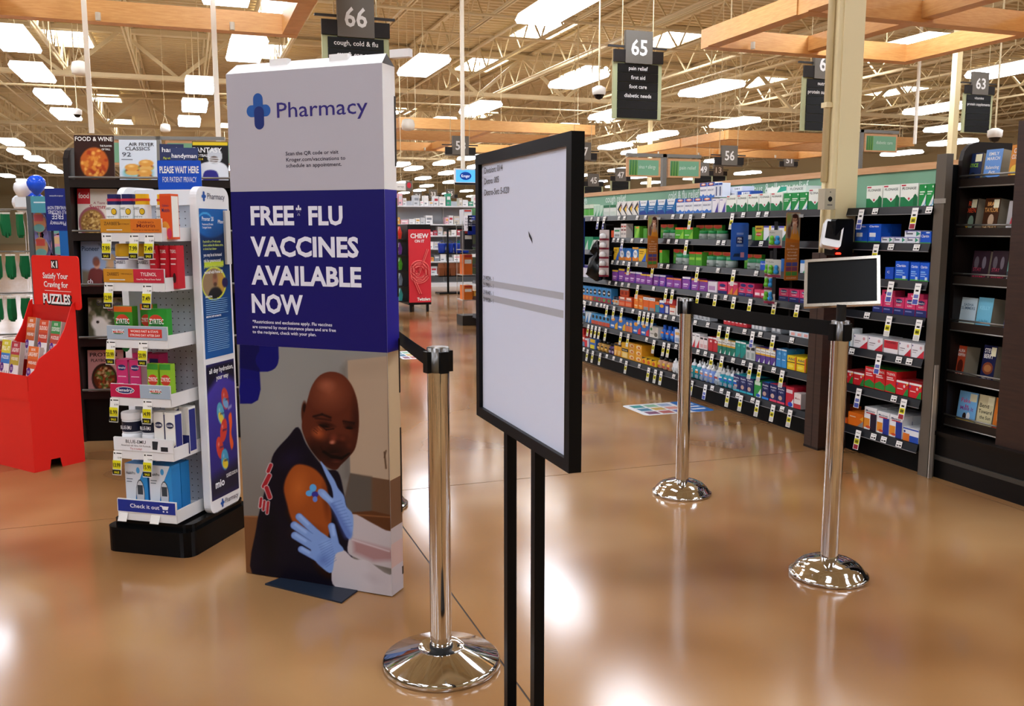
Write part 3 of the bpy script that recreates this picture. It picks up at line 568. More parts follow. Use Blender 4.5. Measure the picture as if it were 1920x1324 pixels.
TAGS=[[(.1,'7.99'),(.55,'7.99'),(.8,'7.49')],[(.08,'12.99'),(.72,'7.49')],[(.06,'20.99'),(.6,'20.99')],[(.06,'8.99'),(.62,'14.99')],[(.06,'13.99'),(.58,'15.99')],[(.1,'9.99'),(.65,'9.99')]]
TRW=C('e6e6e6',.35)
for i,z in enumerate(TZ):
    b=MB(); b.box(-TW,0,z,0,TD+.045,z+.008,TRW); b.box(-TW,-.002,z,0,.002,z+.034,TRW); b.box(-TW,.0,z+.034,0,.004,z+.09,TRW)
    for x in (-TW,-.004): b.box(x,.004,z+.008,x+.004,TD+.04,z+.055,TRW)
    tr=b.build('tray',kio)
    m=MB(); m.deco(TW,.054,LBL[i],-.0045,-TW,z+.035); m.build('label_strip',tr)
    for u,pr in TAGS[i]: price_tag(tr,-TW+TW*u,z+.03,pr,i<5)
# side poster panel
PF=Fr((KO[0]+KF.ex[0]*.0505+KF.ey[0]*.165,KO[1]+KF.ex[1]*.0505+KF.ey[1]*.165),KR+PI/2)
def onpanel(m): return xf(m,Matrix.Translation((.0505,.165,0))@Matrix.Rotation(PI/2,4,'Z'))
def plus(m,x,z,s,y,c='2360b8'): pill(m,x-s,z-s*.4,x+s,z+s*.4,C(c),y); pill(m,x-s*.42,z-s*1.3,x+s*.42,z+s*1.3,C('1d4f9f'),y-.0002)
m=MB(); plus(m,.052,1.475,.016,-.001); m.text('Pharmacy',.078,1.465,.026,C('2a2c50'),-.001,w=.13); onpanel(m).build('upper_logo',kio); m=MB(); plus(m,.09,.158,.015,-.001); m.text('Pharmacy',.112,.15,.024,C('2a2c50'),-.001,w=.105); onpanel(m).build('lower_logo',kio)
def poster1(p):
    X,Y=p.X,p.Y; g=np.clip((100-Y)/100,0,1)[...,None]; p.im[:]=(np.array([16,40,86])*(1-g)+np.array([28,88,160])*g)/255.
    p.ell(40,96,70,16,(26,96,172),.1); p.ell(20,92,26,6,(70,160,220),.08); p.ell(20,91,25,5.6,(26,96,172),.08); p.ell(60,72,60,20,(12,28,62),.8,.7)
    p.poly([(10,61.5),(78,61.5),(78,65),(10,65)],(196,214,60),.5,False)
    p.ell(42,50,44,11.5,(214,220,70),.04); p.ell(41,50,40,10.4,(146,122,92),.04)
    u=((X-41)/40)**2+((Y-50)/10.4)**2<.96; k=p.im.copy(); p.ell(70,50,24,14,(196,150,60),.8); p.poly([(18,36),(20,43),(34,47),(56,47),(70,43),(76,36)],(30,30,34),.8); p.ell(45,52.5,10,4.6,(150,104,80),.2); p.ell(45,55,9,2.6,(120,82,64),.5); p.ell(45,49.5,8,1.8,(84,58,46),.5)
    p.im=np.where(u[...,None],p.im,k); p.ell(80,50,12,3.8,(40,30,80),.2)
pw=.24
picture('vaccine_poster',kio,.012,.80,pw-.014,1.425,60,150,poster1,y=0.,loc=(.0512,.165,0),rz=PI/2)
m=MB(); LM=C('c9dc6a'); W2=C('f0f4fa')
for tx,x,z,w,c,h in (('Prevnar 20',.028,1.375,.085,W2,.018),('Pneumococcal 20-valent',.028,1.357,.08,W2,.009),('Conjugate Vaccine',.028,1.344,.065,W2,.009),('Pfizer',.145,1.365,.045,W2,.016),('If you\'re 65+, or 19+ with certain',.028,1.285,.13,LM,.01),('chronic conditions like diabetes, asthma,',.028,1.27,.15,LM,.01),('or chronic heart disease--',.028,1.255,.1,LM,.01),('you may be at increased',.028,1.228,.135,W2,.014),('risk for pneumococcal',.028,1.204,.125,W2,.014),('pneumonia. Help protect',.028,1.18,.14,LM,.014),('yourself with Prevnar 20.',.028,1.156,.14,W2,.014),('ASK THE PHARMACIST TO LEARN MORE',.036,1.192,.001,W2,.001)): m.text(tx,x,z,h,c,-.003,w=w,bold=.012)
m.text('ASK THE PHARMACIST TO LEARN MORE',.04,1.193-.0,.0085,C('1c2a50'),-.0032,w=.128) if False else None
onpanel(m).build('poster_message',kio); m=MB()
random.seed(3)
for j in range(26):
    z=1.045-j*.0086
    if j in (8,9): continue
    m.poly([(.028,z),(.028+.17*random.uniform(.75,1.02),z),(.028+.17,z+.0028),(.028,z+.0028)],C('7fb0dd'),-.003)
m.text('INDICATION',.028,1.056,.008,W2,-.003,w=.05,bold=.02); m.text('IMPORTANT SAFETY INFORMATION',.028,.972,.008,W2,-.003,w=.11,bold=.02); onpanel(m).build('poster_small_print',kio)
def poster2(p):
    g=np.clip(p.Y/100,0,1)[...,None]; p.im[:]=(np.array([40,34,110])*(1-g)+np.array([74,62,170])*g)/255.
    p.poly([(0,100),(100,100),(100,84),(50,92),(0,80)],(22,22,44),3,False); p.poly([(0,0),(100,0),(100,22),(0,16)],(24,22,38),5,False,.9)
    for x,y,a,c,d in ((62,72,-.2,(205,70,60),(120,170,220)),(44,62,-.3,(90,170,200),(220,200,70)),(52,49,.3,(205,62,50),(205,62,50)),(36,37,-.3,(205,66,52),(205,66,52)),(52,27,-.1,(70,160,205),(230,205,50))):
        p.ell(x,y,14,8.2,c,.08,1,a); p.ell(x+1,y-3.4,11,4.,d,.15,1,a); p.ell(x-4,y+3,4,2.2,(255,255,255),.8,.4)
    p.poly([(72,58),(82,60),(84,52),(80,44),(86,36),(78,32),(72,40),(74,50)],(232,92,40),.8); p.cap((72,64),(84,65),1.2,(190,190,220),.8,.7)
picture('drink_poster',kio,.012,.185,pw-.014,.775,60,120,poster2,y=0.,loc=(.0512,.165,0),rz=PI/2)
m=MB(); m.text('all day hydration,',.03,.735,.021,W2,-.003,w=.185,bold=.02); m.text('your way',.08,.702,.021,W2,-.003,w=.095,bold=.02); onpanel(m).build('drink_slogan',kio); m=MB(); m.text('mio',.04,.235,.034,W2,-.003,w=.07,bold=.03); m.text('SQUEEZE GOOD IN',.125,.262,.016,W2,-.003,w=.09,bold=.02)
for tx,x,z in (('mio',.145,.6),('mio',.1,.545),('mio',.115,.47),('mio',.085,.4),('mio',.115,.335)): m.text(tx,x,z,.014,C('1a2a5a'),-.003,w=.03,bold=.02)
onpanel(m).build('poster_lettering',kio)
m=MB(); m.prism(rrect(.19,1.19,.226,1.42,.004),-.012,-.001,C('d8d8d4',.4)); onpanel(m).build('leaflet_pad',kio)
# ---- rack merchandise
KZ=[1.15,1.35,1.5,1.4,1.4,1.28]
def kpos(lx,ly,z): p=KF.o+KF.ex*lx+KF.ey*ly; return (float(p[0]),float(p[1]),z)
def kbox(name,lx,ly,tray,w,h,d,base,dec,label,group,n=1,dx=0,dy=0,dz=0,cat='box',rot=0.,sidec=None):
    m=MB(); m.box(0,0,0,w,d,h,C(base,.4)); m.deco(w,h,dec,-.0006)
    if sidec: m.add([(w+.0004,.003,h*.05),(w+.0004,d-.003,h*.05),(w+.0004,d-.003,h*.95),(w+.0004,.003,h*.95)],[(0,1,2,3)],C(sidec,.5))
    me=m.mesh(name)
    for i in range(n): link(name,me,None,kpos(lx+dx*i,ly+dy*i,TZ[tray]+.0085+dz*i),KR+rot,label,cat,group or None).scale=(1,1,KZ[tray])
def pouch(lx,ly,tray,top,band,label,group):
    t=thing('vitamin_bottle',label,'bottle',kpos(lx,ly,TZ[tray]+.0085),KR,group); t.scale=(1,1,1.2); w,d,h=.058,.045,.114
    m=MB(); m.prismz(rrect(0,0,w,d,.012,3),0,h,C('eef0ee',.4)); m.ell(w*.72,h*.8,.013,.011,C('2a2a20'),-.001,14); m.ell(w*.72,h*.8,.0105,.009,C('e2b91f'),-.0013,14); m.text("ZARBEE'S",w*.28,h*.86,.008,C('2a3a40'),-.001,w=.026,align='c'); m.text('cough syrup',w*.4,h*.64,.006,C('2a3a40'),-.001,w=.036,align='c'); m.poly([(.004,.002),(w-.004,.002),(w-.004,.03),(.004,.03)],C('cfe0d6'),-.0008); m.build('body',t)
    m=MB(); m.prismz(rrect(.004,.003,w-.004,d-.003,.012,3),h,h+.012,C(top,.4)); m.prismz(rrect(.003,.002,w-.003,d-.002,.012,3),h+.012,h+.02,C(band,.4)); m.prismz(rrect(.005,.004,w-.005,d-.004,.012,3),h+.02,h+.035,C(top,.4)); m.build('cap',t)
for k_ in range(2): pouch(-.272+.066*k_,.02,0,'23285f','cc3a58','blue capped cough syrup bottle on the highest rack tray','blue capped bottles on the rack')
pouch(-.2,.08,0,'23285f','cc3a58','blue capped cough syrup bottle on the highest rack tray','blue capped bottles on the rack')
for k_ in range(3): pouch(-.142+.048*k_,.02+.03*(k_>0)+.0*k_,0,'e6b51c','d2432f','yellow capped cough syrup bottle on the highest rack tray','yellow capped bottles on the rack') if k_!=1 else pouch(-.142+.055,.082,0,'e6b51c','d2432f','yellow capped cough syrup bottle on the highest rack tray','yellow capped bottles on the rack')
kbox('medicine_box',.004-.03,.03,0,.05,.155,.05,'e2551e',[('r',0,.72,1,.95,'d8481a'),('t','Motrin',.5,.6,.7,.09,'33265a'),('e',.4,.2,.42,.2,'f2a23a'),('e',.75,.13,.22,.12,'d2385a'),('t',"Children's",.5,.72,.6,.05,'33265a')],'tall orange children\'s medicine carton at tray end','',1,rot=0,sidec='efeee4') 
for k_ in range(2):
    t=thing('gummy_jar','yellow lidded vitamin jar on the second rack tray','jar',kpos(-.225+.105*k_,.075,TZ[1]+.0085),KR,'yellow lidded jars on the rack'); t.scale=(1,1,1.16)
    m=MB(); m.lathe([(.036,0),(.043,.006),(.043,.104),(.036,.112)],C('e9e7ea',.35),20); m.build('body',t); m=MB(); m.lathe([(.0434,.1),(.044,.101),(.044,.104),(.0434,.105)],C('3a2b6b'),20); m.build('purple_band',t)
    m=MB(); m.lathe([(.041,.112),(.042,.115),(.041,.15),(.037,.155)],C('d9ab1c',.4),20); m.build('lid',t)
    m=MB(); m.text("ZARBEE'S",0,.086,.012,C('2a2c40'),-.0445,w=.05,align='c',bold=.01); m.text('multi',-.012,.016,.012,C('d23a5a'),-.0445,w=.025,align='c',bold=.02); m.build('print',t)
kbox('medicine_box',-.078,.02,1,.03,.128,.05,'c5202e',[('t','TYLENOL',.5,.83,.86,.08,'f6f0ea'),('r',.1,.68,.9,.71,'f0d8d4'),('r',.1,.56,.8,.59,'f0d8d4'),('e',.55,.25,.25,.12,'3a1414')],'red children\'s medicine carton in a row on second rack tray','red cartons on the rack',3,.034,.018)
kbox('medicine_box',-.105,.13,1,.034,.12,.05,'b81c2a',[('t','TYLENOL',.5,.83,.86,.08,'f6f0ea'),('r',.2,.1,.8,.5,'e8e4d8')],'red children\'s medicine carton standing behind others on second rack tray','',1)
kbox('allergy_pouch',-.258,.02,2,.085,.105,.035,'3f8f2a',[('r',0,.86,1,1,'e0661c'),('e',.45,.63,.36,.17,'d2402a'),('e',.45,.56,.34,.12,'226a2c'),('t','ZYRTEC',.45,.56,.75,.13,'fbfbf6'),('e',.55,.12,.3,.3,'1f7f3e'),('r',.3,0,.8,.1,'e8ece8')],'green allergy tablet pouch with orange top strip on rack','')
kbox('allergy_pouch',-.165,.06,2,.06,.11,.03,'3a8a2e',[('r',0,.86,1,1,'e0661c'),('e',.45,.6,.4,.15,'d2402a'),('t','ZYRTEC',.45,.56,.75,.1,'fbfbf6')],'narrow green allergy pouch standing between two others on rack','')
kbox('allergy_pouch',-.1,.02,2,.085,.1,.035,'2f9a34',[('e',.42,.68,.38,.17,'d2402a'),('e',.45,.6,.36,.13,'246e2e'),('t','ZYRTEC',.45,.6,.78,.14,'fbfbf6'),('r',.08,.36,.7,.4,'d8f0d0'),('r',.82,.02,.98,.3,'eef0ec')],'plain bright green allergy pouch with white barcode on rack','')
kbox('medicine_box',-.27,.03,3,.052,.125,.06,'cf3573',[('e',.5,.82,.38,.07,'27326e'),('t','Benadryl',.5,.795,.66,.05,'f6f0f4'),('r',.12,.6,.85,.62,'f2c4d8'),('r',.12,.42,.6,.45,'f2c4d8'),('r',.12,.25,.7,.27,'f2c4d8')],'pink allergy medicine carton facing out on the fourth rack tray','pink cartons on the rack',2,.062,0,sidec='d8a8bc')
kbox('medicine_box',-.262,.125,3,.052,.135,.06,'cf3573',[('r',.1,.75,.9,.9,'27326e')],'taller pink allergy medicine carton behind on fourth rack tray','pink cartons behind on the rack',2,.075,0)
kbox('allergy_box',-.118,.02,3,.05,.118,.03,'8fc22c',[('r',0,.86,1,1,'3f9a36'),('e',.5,.6,.45,.14,'d2402a'),('t','ZYRTEC',.5,.57,.85,.1,'fbfbf6'),('p',[(0,0),(1,0),(1,.3),(0,.45)],'5fb02e'),('r',.55,.02,.9,.12,'f0f2ec')],'lime green allergy bottle carton on the fourth rack tray','lime cartons on the rack',2,.056,.004)
jar=None
for i in range(2):
    for j in range(2):
        r=.042 if i==0 else .036
        t=thing('ointment_jar','white ointment jar with black oval label on fifth rack tray','jar',kpos(-.232+.088*i,.06,TZ[4]+.0085+.0888*j),KR,'ointment jars on the rack'); t.scale=(1,1,1.2)
        m=MB(); m.lathe([(r*.9,0),(r*.97,.004),(r*.97,.046),(r*.85,.05)],C('eef0f4',.3),24); m.build('body',t); m=MB(); m.lathe([(r,.05),(r*1.02,.053),(r*1.02,.07),(r*.96,.074)],C('f6f7fa',.25),24); m.build('lid',t)
        m=MB(); m.lathe([(r*.978,.008),(r*.978,.043)],C('1b2036',.4),24); m.text('BLUE-EMU',0,.018,.013,C('f0f0f6'),-r*.99,w=.05,align='c',bold=.01); m.build('label_band',t)
kbox('ointment_box',-.1,.02,4,.045,.135,.05,'ecebe6',[('r',0,0,1,.3,'23296e'),('e',.5,.34,.5,.12,'ecebe6'),('e',.5,.72,.4,.07,'20264a'),('t','BLUE-EMU',.5,.695,.66,.05,'f0f0f6'),('t','Maximum',.5,.1,.8,.07,'dfe2f2')],'white and navy ointment carton in front on fifth rack tray','white and navy cartons on the rack',2,.052,0,sidec='2a3080')
kbox('ointment_box',-.09,.085,4,.045,.14,.05,'ecebe6',[('r',0,0,1,.4,'23296e')],'white and navy ointment carton behind on fifth rack tray','white and navy cartons behind on the rack',2,.05,.02,sidec='2a3080')
kbox('meter_box',-.258,.03,5,.105,.175,.06,'2f8fd6',[('p',[(0,0),(.38,0),(.42,.3),(.5,.55),(.95,1),(0,1)],'d6dde6'),('e',.66,.42,.2,.29,'1c2430'),('e',.66,.42,.18,.27,'c9ccd2'),('r',.54,.42,.78,.6,'3a4048'),('e',.66,.27,.07,.045,'e8eaee'),('t','HealthPro',.26,.8,.42,.055,'1d2a3c'),('r',.06,.7,.34,.715,'5a6878'),('r',.06,.65,.3,.665,'5a6878'),('e',.6,.88,.08,.06,'4aa0dc')],'blue and white glucose meter carton on the lowest rack tray','meter cartons on the rack',2,.115,0,sidec='2a86cf')
kbox('meter_box',-.15,.105,5,.105,.17,.06,'2a86cf',[('r',.05,.85,.3,.9,'dfe8f2')],'blue glucose meter carton behind on the lowest rack tray','',2,.065,.07,sidec='2a86cf') if False else kbox('meter_box',-.15,.105,5,.105,.17,.06,'2a86cf',[('r',.05,.85,.3,.9,'dfe8f2')],'blue glucose meter carton behind on the lowest rack tray','')
# ================================================================ RED PUZZLE DISPLAY
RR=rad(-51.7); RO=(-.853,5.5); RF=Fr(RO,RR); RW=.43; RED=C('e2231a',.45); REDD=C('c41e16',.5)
red=thing('puzzle_display','red cardboard floor display of puzzle books with header card','display',(RO[0],RO[1],0),RR)
prof=[(0,0),(.09,0),(.1,.055),(.155,.055),(.165,0),(.303,0),(.303,.93),(.285,.92),(.262,.86),(.23,.78),(.18,.7),(.12,.66),(.07,.63),(.04,.57),(.0,.54)]
for x in (-.006,-RW):
    m=MB(); m.prism(prof,-.003,.003,RED); xf(m,Matrix.Translation((x+.003,0,0))@Matrix.Rotation(PI/2,4,'Z')); m.build('side_panel',red)
MB().box(-RW+.006,0,0,-.006,.006,.54,RED).build('front_panel',red)
b=MB(); b.box(-RW,-.006,.40,.0,.0,.46,RED); b.box(-RW,-.006,.46,0,-.003,.545,RED); b.build('lip',red)
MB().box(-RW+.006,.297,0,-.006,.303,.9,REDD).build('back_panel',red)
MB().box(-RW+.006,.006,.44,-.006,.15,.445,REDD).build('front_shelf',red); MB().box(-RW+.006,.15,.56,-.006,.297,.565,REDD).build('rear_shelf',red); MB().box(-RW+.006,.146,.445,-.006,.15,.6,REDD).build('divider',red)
b=MB(); b.prism(rrect(-RW+.02,.885,.055,1.19,.025),.304,.31,RED); hdr=b.build('header_card',red)
b=MB(); yh=.302
b.poly([(-.25,1.115),(-.18,1.115),(-.18,1.165),(-.25,1.165)],C('161616'),yh); b.text('K',-.243,1.122,.036,WHITE,yh-.001,w=.036,bold=.03); b.poly([(-.2,1.12),(-.186,1.12),(-.186,1.16),(-.2,1.16)],C('e8e4de'),yh-.0006)
b.text('Satisfy Your',-RW/2,1.058,.034,WHITE,yh,w=.25,align='c',bold=.02); b.text('Craving for',-RW/2,1.008,.034,WHITE,yh,w=.24,align='c',bold=.02); b.poly([(-.33,.985),(-.07,.985),(-.07,.988),(-.33,.988)],C('f0d8d4'),yh)
b.text('PUZZLES',-RW/2+.006,.908,.056,C('141414'),yh,w=.29,align='c',bold=.075); b.text('PUZZLES',-RW/2,.914,.056,WHITE,yh-.0008,w=.27,align='c',bold=.035); b.v=[(x+.04,y,z) for x,y,z in b.v]; b.build('lettering',hdr)
def rbook(lx,ly,z,w,h,band,title,c2,label,tilt=rad(-10)):
    o=KOF(RF,lx,ly,z); t=thing('puzzle_book',label,'book',o,RR); M_=Matrix.Rotation(tilt,4,'X')
    m=MB(); m.box(0,0,0,w,.003,h,C('efece6',.5)); m.deco(w,h,[('r',0,.72,1,1,band),('r',0,.5,1,.72,c2),('t','BOOK',.5,.9,.4,.06,'f6f2ea'),('t',title,.5,.78,.86,.09,'fbf8f0'),('t','WORD-FINDS' if 'LARGE' in title else 'PUZZLES',.5,.6,.8,.07,'fbf8f0'),('e',.22,.42,.2,.1,'5a2a88'),('t','515',.22,.39,.2,.06,'fff6e0')],-.0006)
    for a in range(5):
        for c_ in range(6):
            if (a*3+c_*2+int(w*1000))%4==0: m.poly([(w*(.1+.13*c_),h*(.03+.065*a)),(w*(.22+.13*c_),h*(.03+.065*a)),(w*(.22+.13*c_),h*(.09+.065*a)),(w*(.1+.13*c_),h*(.09+.065*a))],C('b8b4b0'),-.0012)
    xf(m,M_).build('cover',t); xf(MB().box(.002,.003,0,w-.002,.03,h-.002,C('b7ada2',.7)),M_).build('pages',t)
def KOF(fr,lx,ly,z): p=fr.o+fr.ex*lx+fr.ey*ly; return (float(p[0]),float(p[1]),z)
rbook(-.37,.19,.566,.085,.27,'d86a2c','LARGE-PRINT','c25a2a','orange large-print word book at the rear tier\'s far end')
rbook(-.245,.19,.566,.09,.26,'d2502a','SUDOKU','c8432c','red sudoku book on the rear tier of the red display')
rbook(-.125,.19,.566,.09,.26,'3f8a4a','CROSSWORDS','c24a3a','green crossword book on the rear tier of the red display')
rbook(-.4,.05,.446,.09,.27,'d6c83a','FILL-IT','3f7ac2','yellow fill-in puzzle book on the front tier')
rbook(-.3,.05,.446,.085,.265,'b2343e','LARGE-PRINT','b8a03a','maroon large-print puzzle book on the front tier')
rbook(-.13,.05,.446,.1,.25,'dd6b2a','LARGE-PRINT','d05a2a','orange word-find book on the front tier by the side panel')
# ================================================================ MAGAZINE RACK
MR=rad(-13); MO=(-.66,6.22); MF=Fr(MO,MR); MWd=1.06; DK=C('1d1411',.45,spec=.3)
mag=thing('magazine_rack','dark brown magazine rack with five metal lipped shelves','magazine rack',(MO[0],MO[1],0),MR)
sp=[(0,0),(.4,0),(.4,1.84),(.1,1.84),(.04,1.82),(.0,1.77)]
for x in (-.03,MWd):
    m=MB(); m.prism(sp,-.015,.015,DK); xf(m,Matrix.Translation((x+.015,0,0))@Matrix.Rotation(PI/2,4,'Z')); m.build('side_panel',mag)
MB().box(0,.36,0,MWd,.39,1.68,C('120c0a',.6,spec=.2)).build('back_panel',mag); MB().box(0,.02,0,MWd,.05,.3,C('0b0807',.5,spec=.2)).build('kick_panel',mag)
MZ=[1.655,1.33,1.0,.67,.335]
for z in MZ:
    b=MB(); b.box(0,.01,z-.055,MWd,.36,z-.035,DK); sh=b.build('shelf',mag)
    MB().box(0,.0,z-.06,MWd,.012,z-.012,C('2c2522',.35,.5)).build('lip',sh); MB().tube([(0,-.006,z),(MWd,-.006,z)],.007,STEELG,8).build('rail',sh)
def mg(x0,y0,x1,y1,base,dec,label,shelf,off=.06,paint=None,tilt=rad(-6),dz=0.):
    a,_=MF.pl(x0,y1,off); c,_=MF.pl(x1,y1,off); z=MZ[shelf]-.034+dz; top=MF.pl((x0+x1)/2,y0,off)[1]; w=c-a; h=top-z; a=max(a,.012)
    o=KOF(MF,a,off,z); t=thing('magazine',label,'magazine',o,MR); M_=Matrix.Rotation(tilt,4,'X')
    m=MB(); m.box(0,0,0,w,.006,h,C(base,.3)); m.deco(w,h,dec,-.0022); cv=xf(m,M_).build('cover',t)
    if paint: picture('cover_print',cv,w*.01,h*.01,w*.99,h*.99,44,54,paint,y=-.0008,rot=(tilt,0,0))
def dish(c,r,cols,bg,sz=7,n=90,plate=None):
    def f(p):
        p.im[:]=np.array(bg)/255.
        if plate: p.ell(c[0],c[1],r*1.14,r*1.1,plate,.05)
        p.ell(c[0],c[1],r,r*.92,cols[0],.1); p.speck(c,r*.86,cols,n,sz)
    return f
mg(131,252,206,322,'3a2016',[('t','FOOD & WINE',.5,.88,.94,.09,'f6f2ea'),('t','THE FLAVORS',.8,.76,.3,.04,'f6f2ea'),('t','OF FALL',.8,.69,.22,.04,'f6f2ea')],'magazine with a pasta skillet cover on the topmost rack shelf',0,paint=dish((50,42),38,[(196,96,30),(220,140,50),(170,60,22),(235,170,80)],(52,26,16)))
def burgers(p):
    p.im[:]=np.array([216,224,232])/255.; p.ell(50,24,48,22,(150,200,210),.2)
    for x,y in ((34,34),(72,44),(68,22)): p.ell(x,y-7,24,9,(90,150,60),.3); p.ell(x,y-4,22,7,(170,60,50),.3); p.ell(x,y-9,21,7,(226,176,96),.2); p.ell(x,y+3,22,9,(222,158,72),.15); p.ell(x-3,y+6,12,4,(242,200,120),.8)
mg(224,261,294,331,'dfe6ee',[('t','AIR FRYER',.6,.86,.68,.08,'20242c'),('t','CLASSICS',.5,.76,.66,.08,'20242c'),('t','92',.2,.62,.24,.1,'5a5e68'),('r',.06,.54,.36,.56,'8a8e96')],'white magazine with burgers on its cover on topmost rack shelf',0,paint=burgers)
mg(300,269,345,330,'1c2450',[('t','handy',.5,.8,.8,.12,'f2f2f4'),('t','Play with Color',.45,.62,.6,.06,'c8d24a')],'navy home repair magazine, upright, behind the wait here sign',0)
mg(320,276,372,332,'22305f',[('t','handyman',.5,.72,.9,.12,'f2f2f4'),('t','Play with Color',.35,.55,.5,.06,'c8d24a'),('e',.85,.6,.1,.09,'121a30')],'navy home repair magazine, leaning in front of its twin',0,.03)
def player(p):
    p.im[:]=np.array([30,28,30])/255.; p.poly([(0,92),(100,92),(100,100),(0,100)],(226,196,40),.5,False); p.poly([(10,4),(14,40),(40,52),(76,52),(98,38),(100,4)],(226,228,232),1.); p.ell(62,66,22,20,(196,200,206),.06); p.ell(60,58,14,9,(90,70,60),.2)
    for a in (52,57,62): p.cap((46,a),(76,a-2),1.2,(225,225,225),.6)
    p.poly([(30,4),(34,30),(66,30),(70,4)],(50,44,130),1.)
mg(361,264,429,333,'1a1a1c',[('t','FANTASY',.42,.74,.8,.12,'f0f0f0'),('t','FOOTBALL',.25,.64,.42,.06,'f0f0f0'),('t','2024',.2,.56,.2,.05,'e2c82c')],'black and yellow football magazine with white-helmeted player on its cover',0,paint=player)
mg(133,353,208,426,'e6dfd2',[('r',0,.68,.32,1,'c8222e'),('t','food',.16,.8,.26,.12,'fbf4ee'),('t','A Taste of',.6,.68,.4,.05,'a04050'),('t','Summer',.6,.58,.6,.09,'b03a48'),('t','86',.8,.44,.14,.07,'b03a48')],'cream magazine with bowl of granola cover on second rack shelf',1,paint=dish((36,28),32,[(150,110,50),(190,150,80),(110,70,34),(210,176,110)],(228,220,208),4,140,(160,90,100)))
def duo(p):
    p.im[:]=np.array([140,160,190])/255.; p.poly([(0,0),(100,0),(100,30),(0,40)],(120,110,90),4,False)
    p.poly([(18,0),(20,38),(40,44),(60,34),(58,0)],(110,50,46),1.5); p.ell(40,52,9,11,(200,150,124),.2); p.ell(38,58,11,12,(110,50,30),.3,.7); p.poly([(56,0),(58,40),(76,46),(98,36),(98,0)],(34,28,34),1.5); p.ell(76,54,8,10,(196,146,120),.2); p.ell(74,48,13,22,(196,160,110),.3,.7); p.ell(76,64,24,5,(180,150,104),.2); p.ell(76,68,11,7,(186,156,110),.2)
mg(138,452,212,526,'7a90b4',[('t','The',.5,.9,.1,.05,'20304a'),('t','Pioneer Woman',.5,.8,.94,.1,'20304a'),('t','ch',.22,.12,.14,.1,'f2f2f2')],'blue country magazine with two women on cover on third shelf',2,paint=duo)
def dog(p):
    p.im[:]=np.array([90,92,70])/255.; p.speck((50,70),50,[(70,80,50),(130,130,100),(190,186,170)],60,12); p.ell(30,40,26,20,(236,234,226),.3); p.ell(45,20,34,26,(228,226,216),.3); p.ell(26,44,5,4,(40,36,32),.3)
mg(166,558,232,629,'8a8c7c',[('t','Country Living',.6,.82,.7,.1,'4a4a6a'),('t','COLOR',.75,.7,.4,.08,'c84a6a')],'garden magazine with a white animal on cover on fourth shelf',3,paint=dog)
mg(157,657,224,729,'d9a4a0',[('t','PROTEIN',.45,.85,.76,.09,'22181a'),('t','PLAYBOOK',.4,.73,.6,.07,'22181a'),('e',.85,.72,.1,.08,'c23a3a')],'pink protein cookbook magazine with a food bowl on lowest shelf',4,paint=dish((46,34),33,[(110,50,26),(170,80,40),(90,120,50),(210,170,120)],(216,160,156),6,100,(60,44,36)))
# ================================================================ MEDICINE SHELVING
GXF=3.72; SHZ=[1.465,1.265,1.06,.865,.64,.415,.165]; FARZ=[1.465,1.14,.865,.64,.415,.165]
BL=1.28; GY0=3.835; BLK=C('070708',.5,spec=.12); STRIP=C('1b1d22',.3); GREEN=C('88b596',.45)
bays=[]; BN=['beside the bookcase','under the sinus lettering','under the cold-and-flu lettering','under the cough lettering','hidden behind the framed sheet','second from its far end','at its far end']
edges=[GY0,5.13,6.41,7.69,8.97,10.25,11.53,12.1]
for i in range(7):
    y0,y1=edges[i],edges[i+1]; L=y1-y0
    t=thing('shelving_bay','black medicine shelving bay '+BN[i],'shelving',(GXF,y1,0),-PI/2)   # local x runs to -Y
    MB().box(0,.38,0,L,.42,1.47,BLK).build('back_panel',t); MB().box(0,.06,0,L,.1,.115,BLK).build('kick_plate',t)
    b=MB(); b.box(0,.37,1.47,L,.4,1.69,GREEN); hp=b.build('header_panel',t); MB().box(0,.355,1.685,L,.43,1.725,M_TRIM).build('wood_trim',t)
    MB().box(-.012,.1,.1,.012,.38,1.47,BLK).build('upright',t)
    sh=[]
    for z in (FARZ if i>=3 else SHZ):
        b=MB(); b.box(0,.012,z-.03,L,.38,z,BLK); b.add([(0,.012,z),(L,.012,z),(L,.0,z-.042),(0,.0,z-.042)],[(3,2,1,0)],STRIP); b.add([(0,.013,z-.042),(L,.013,z-.042),(L,.0,z-.042),(0,.0,z-.042)],[(0,1,2,3)],STRIP); b.box(0,-.001,z-.046,L,.003,z-.042,C('9a9ca0',.3,.6)); sh.append(b.build('shelf',t))
    if i==0: MB().box(L,.02,0,L+.003,.42,1.68,BLK).build('end_panel',t)
    bays.append((t,y0,y1,sh,hp))
def bay_of(Y):
    for k,(t,a,c,sh,hp) in enumerate(bays):
        if a<=Y<c: return k
    return None
# header lettering
HF=Fr((GXF+.37,0),-PI/2)
for tx,x0,y0,x1,hp_ in (('cough relief',1136,380,1174,13),('cold & flu relief',1254,374,1311,17),('sinus & allergy relief',1406,364,1516,19),('cough',1084,383,1101,10)):
    a,z=HF.pl(x0,y0); c,_=HF.pl(x1,y0); k=bay_of(-(a+c)/2); t=bays[k][0]
    m=MB(); m.text(tx,a+bays[k][2],z,.075,C('eef8f0'),.367,w=(c-a),bold=.006); m.build('lettering',bays[k][4])
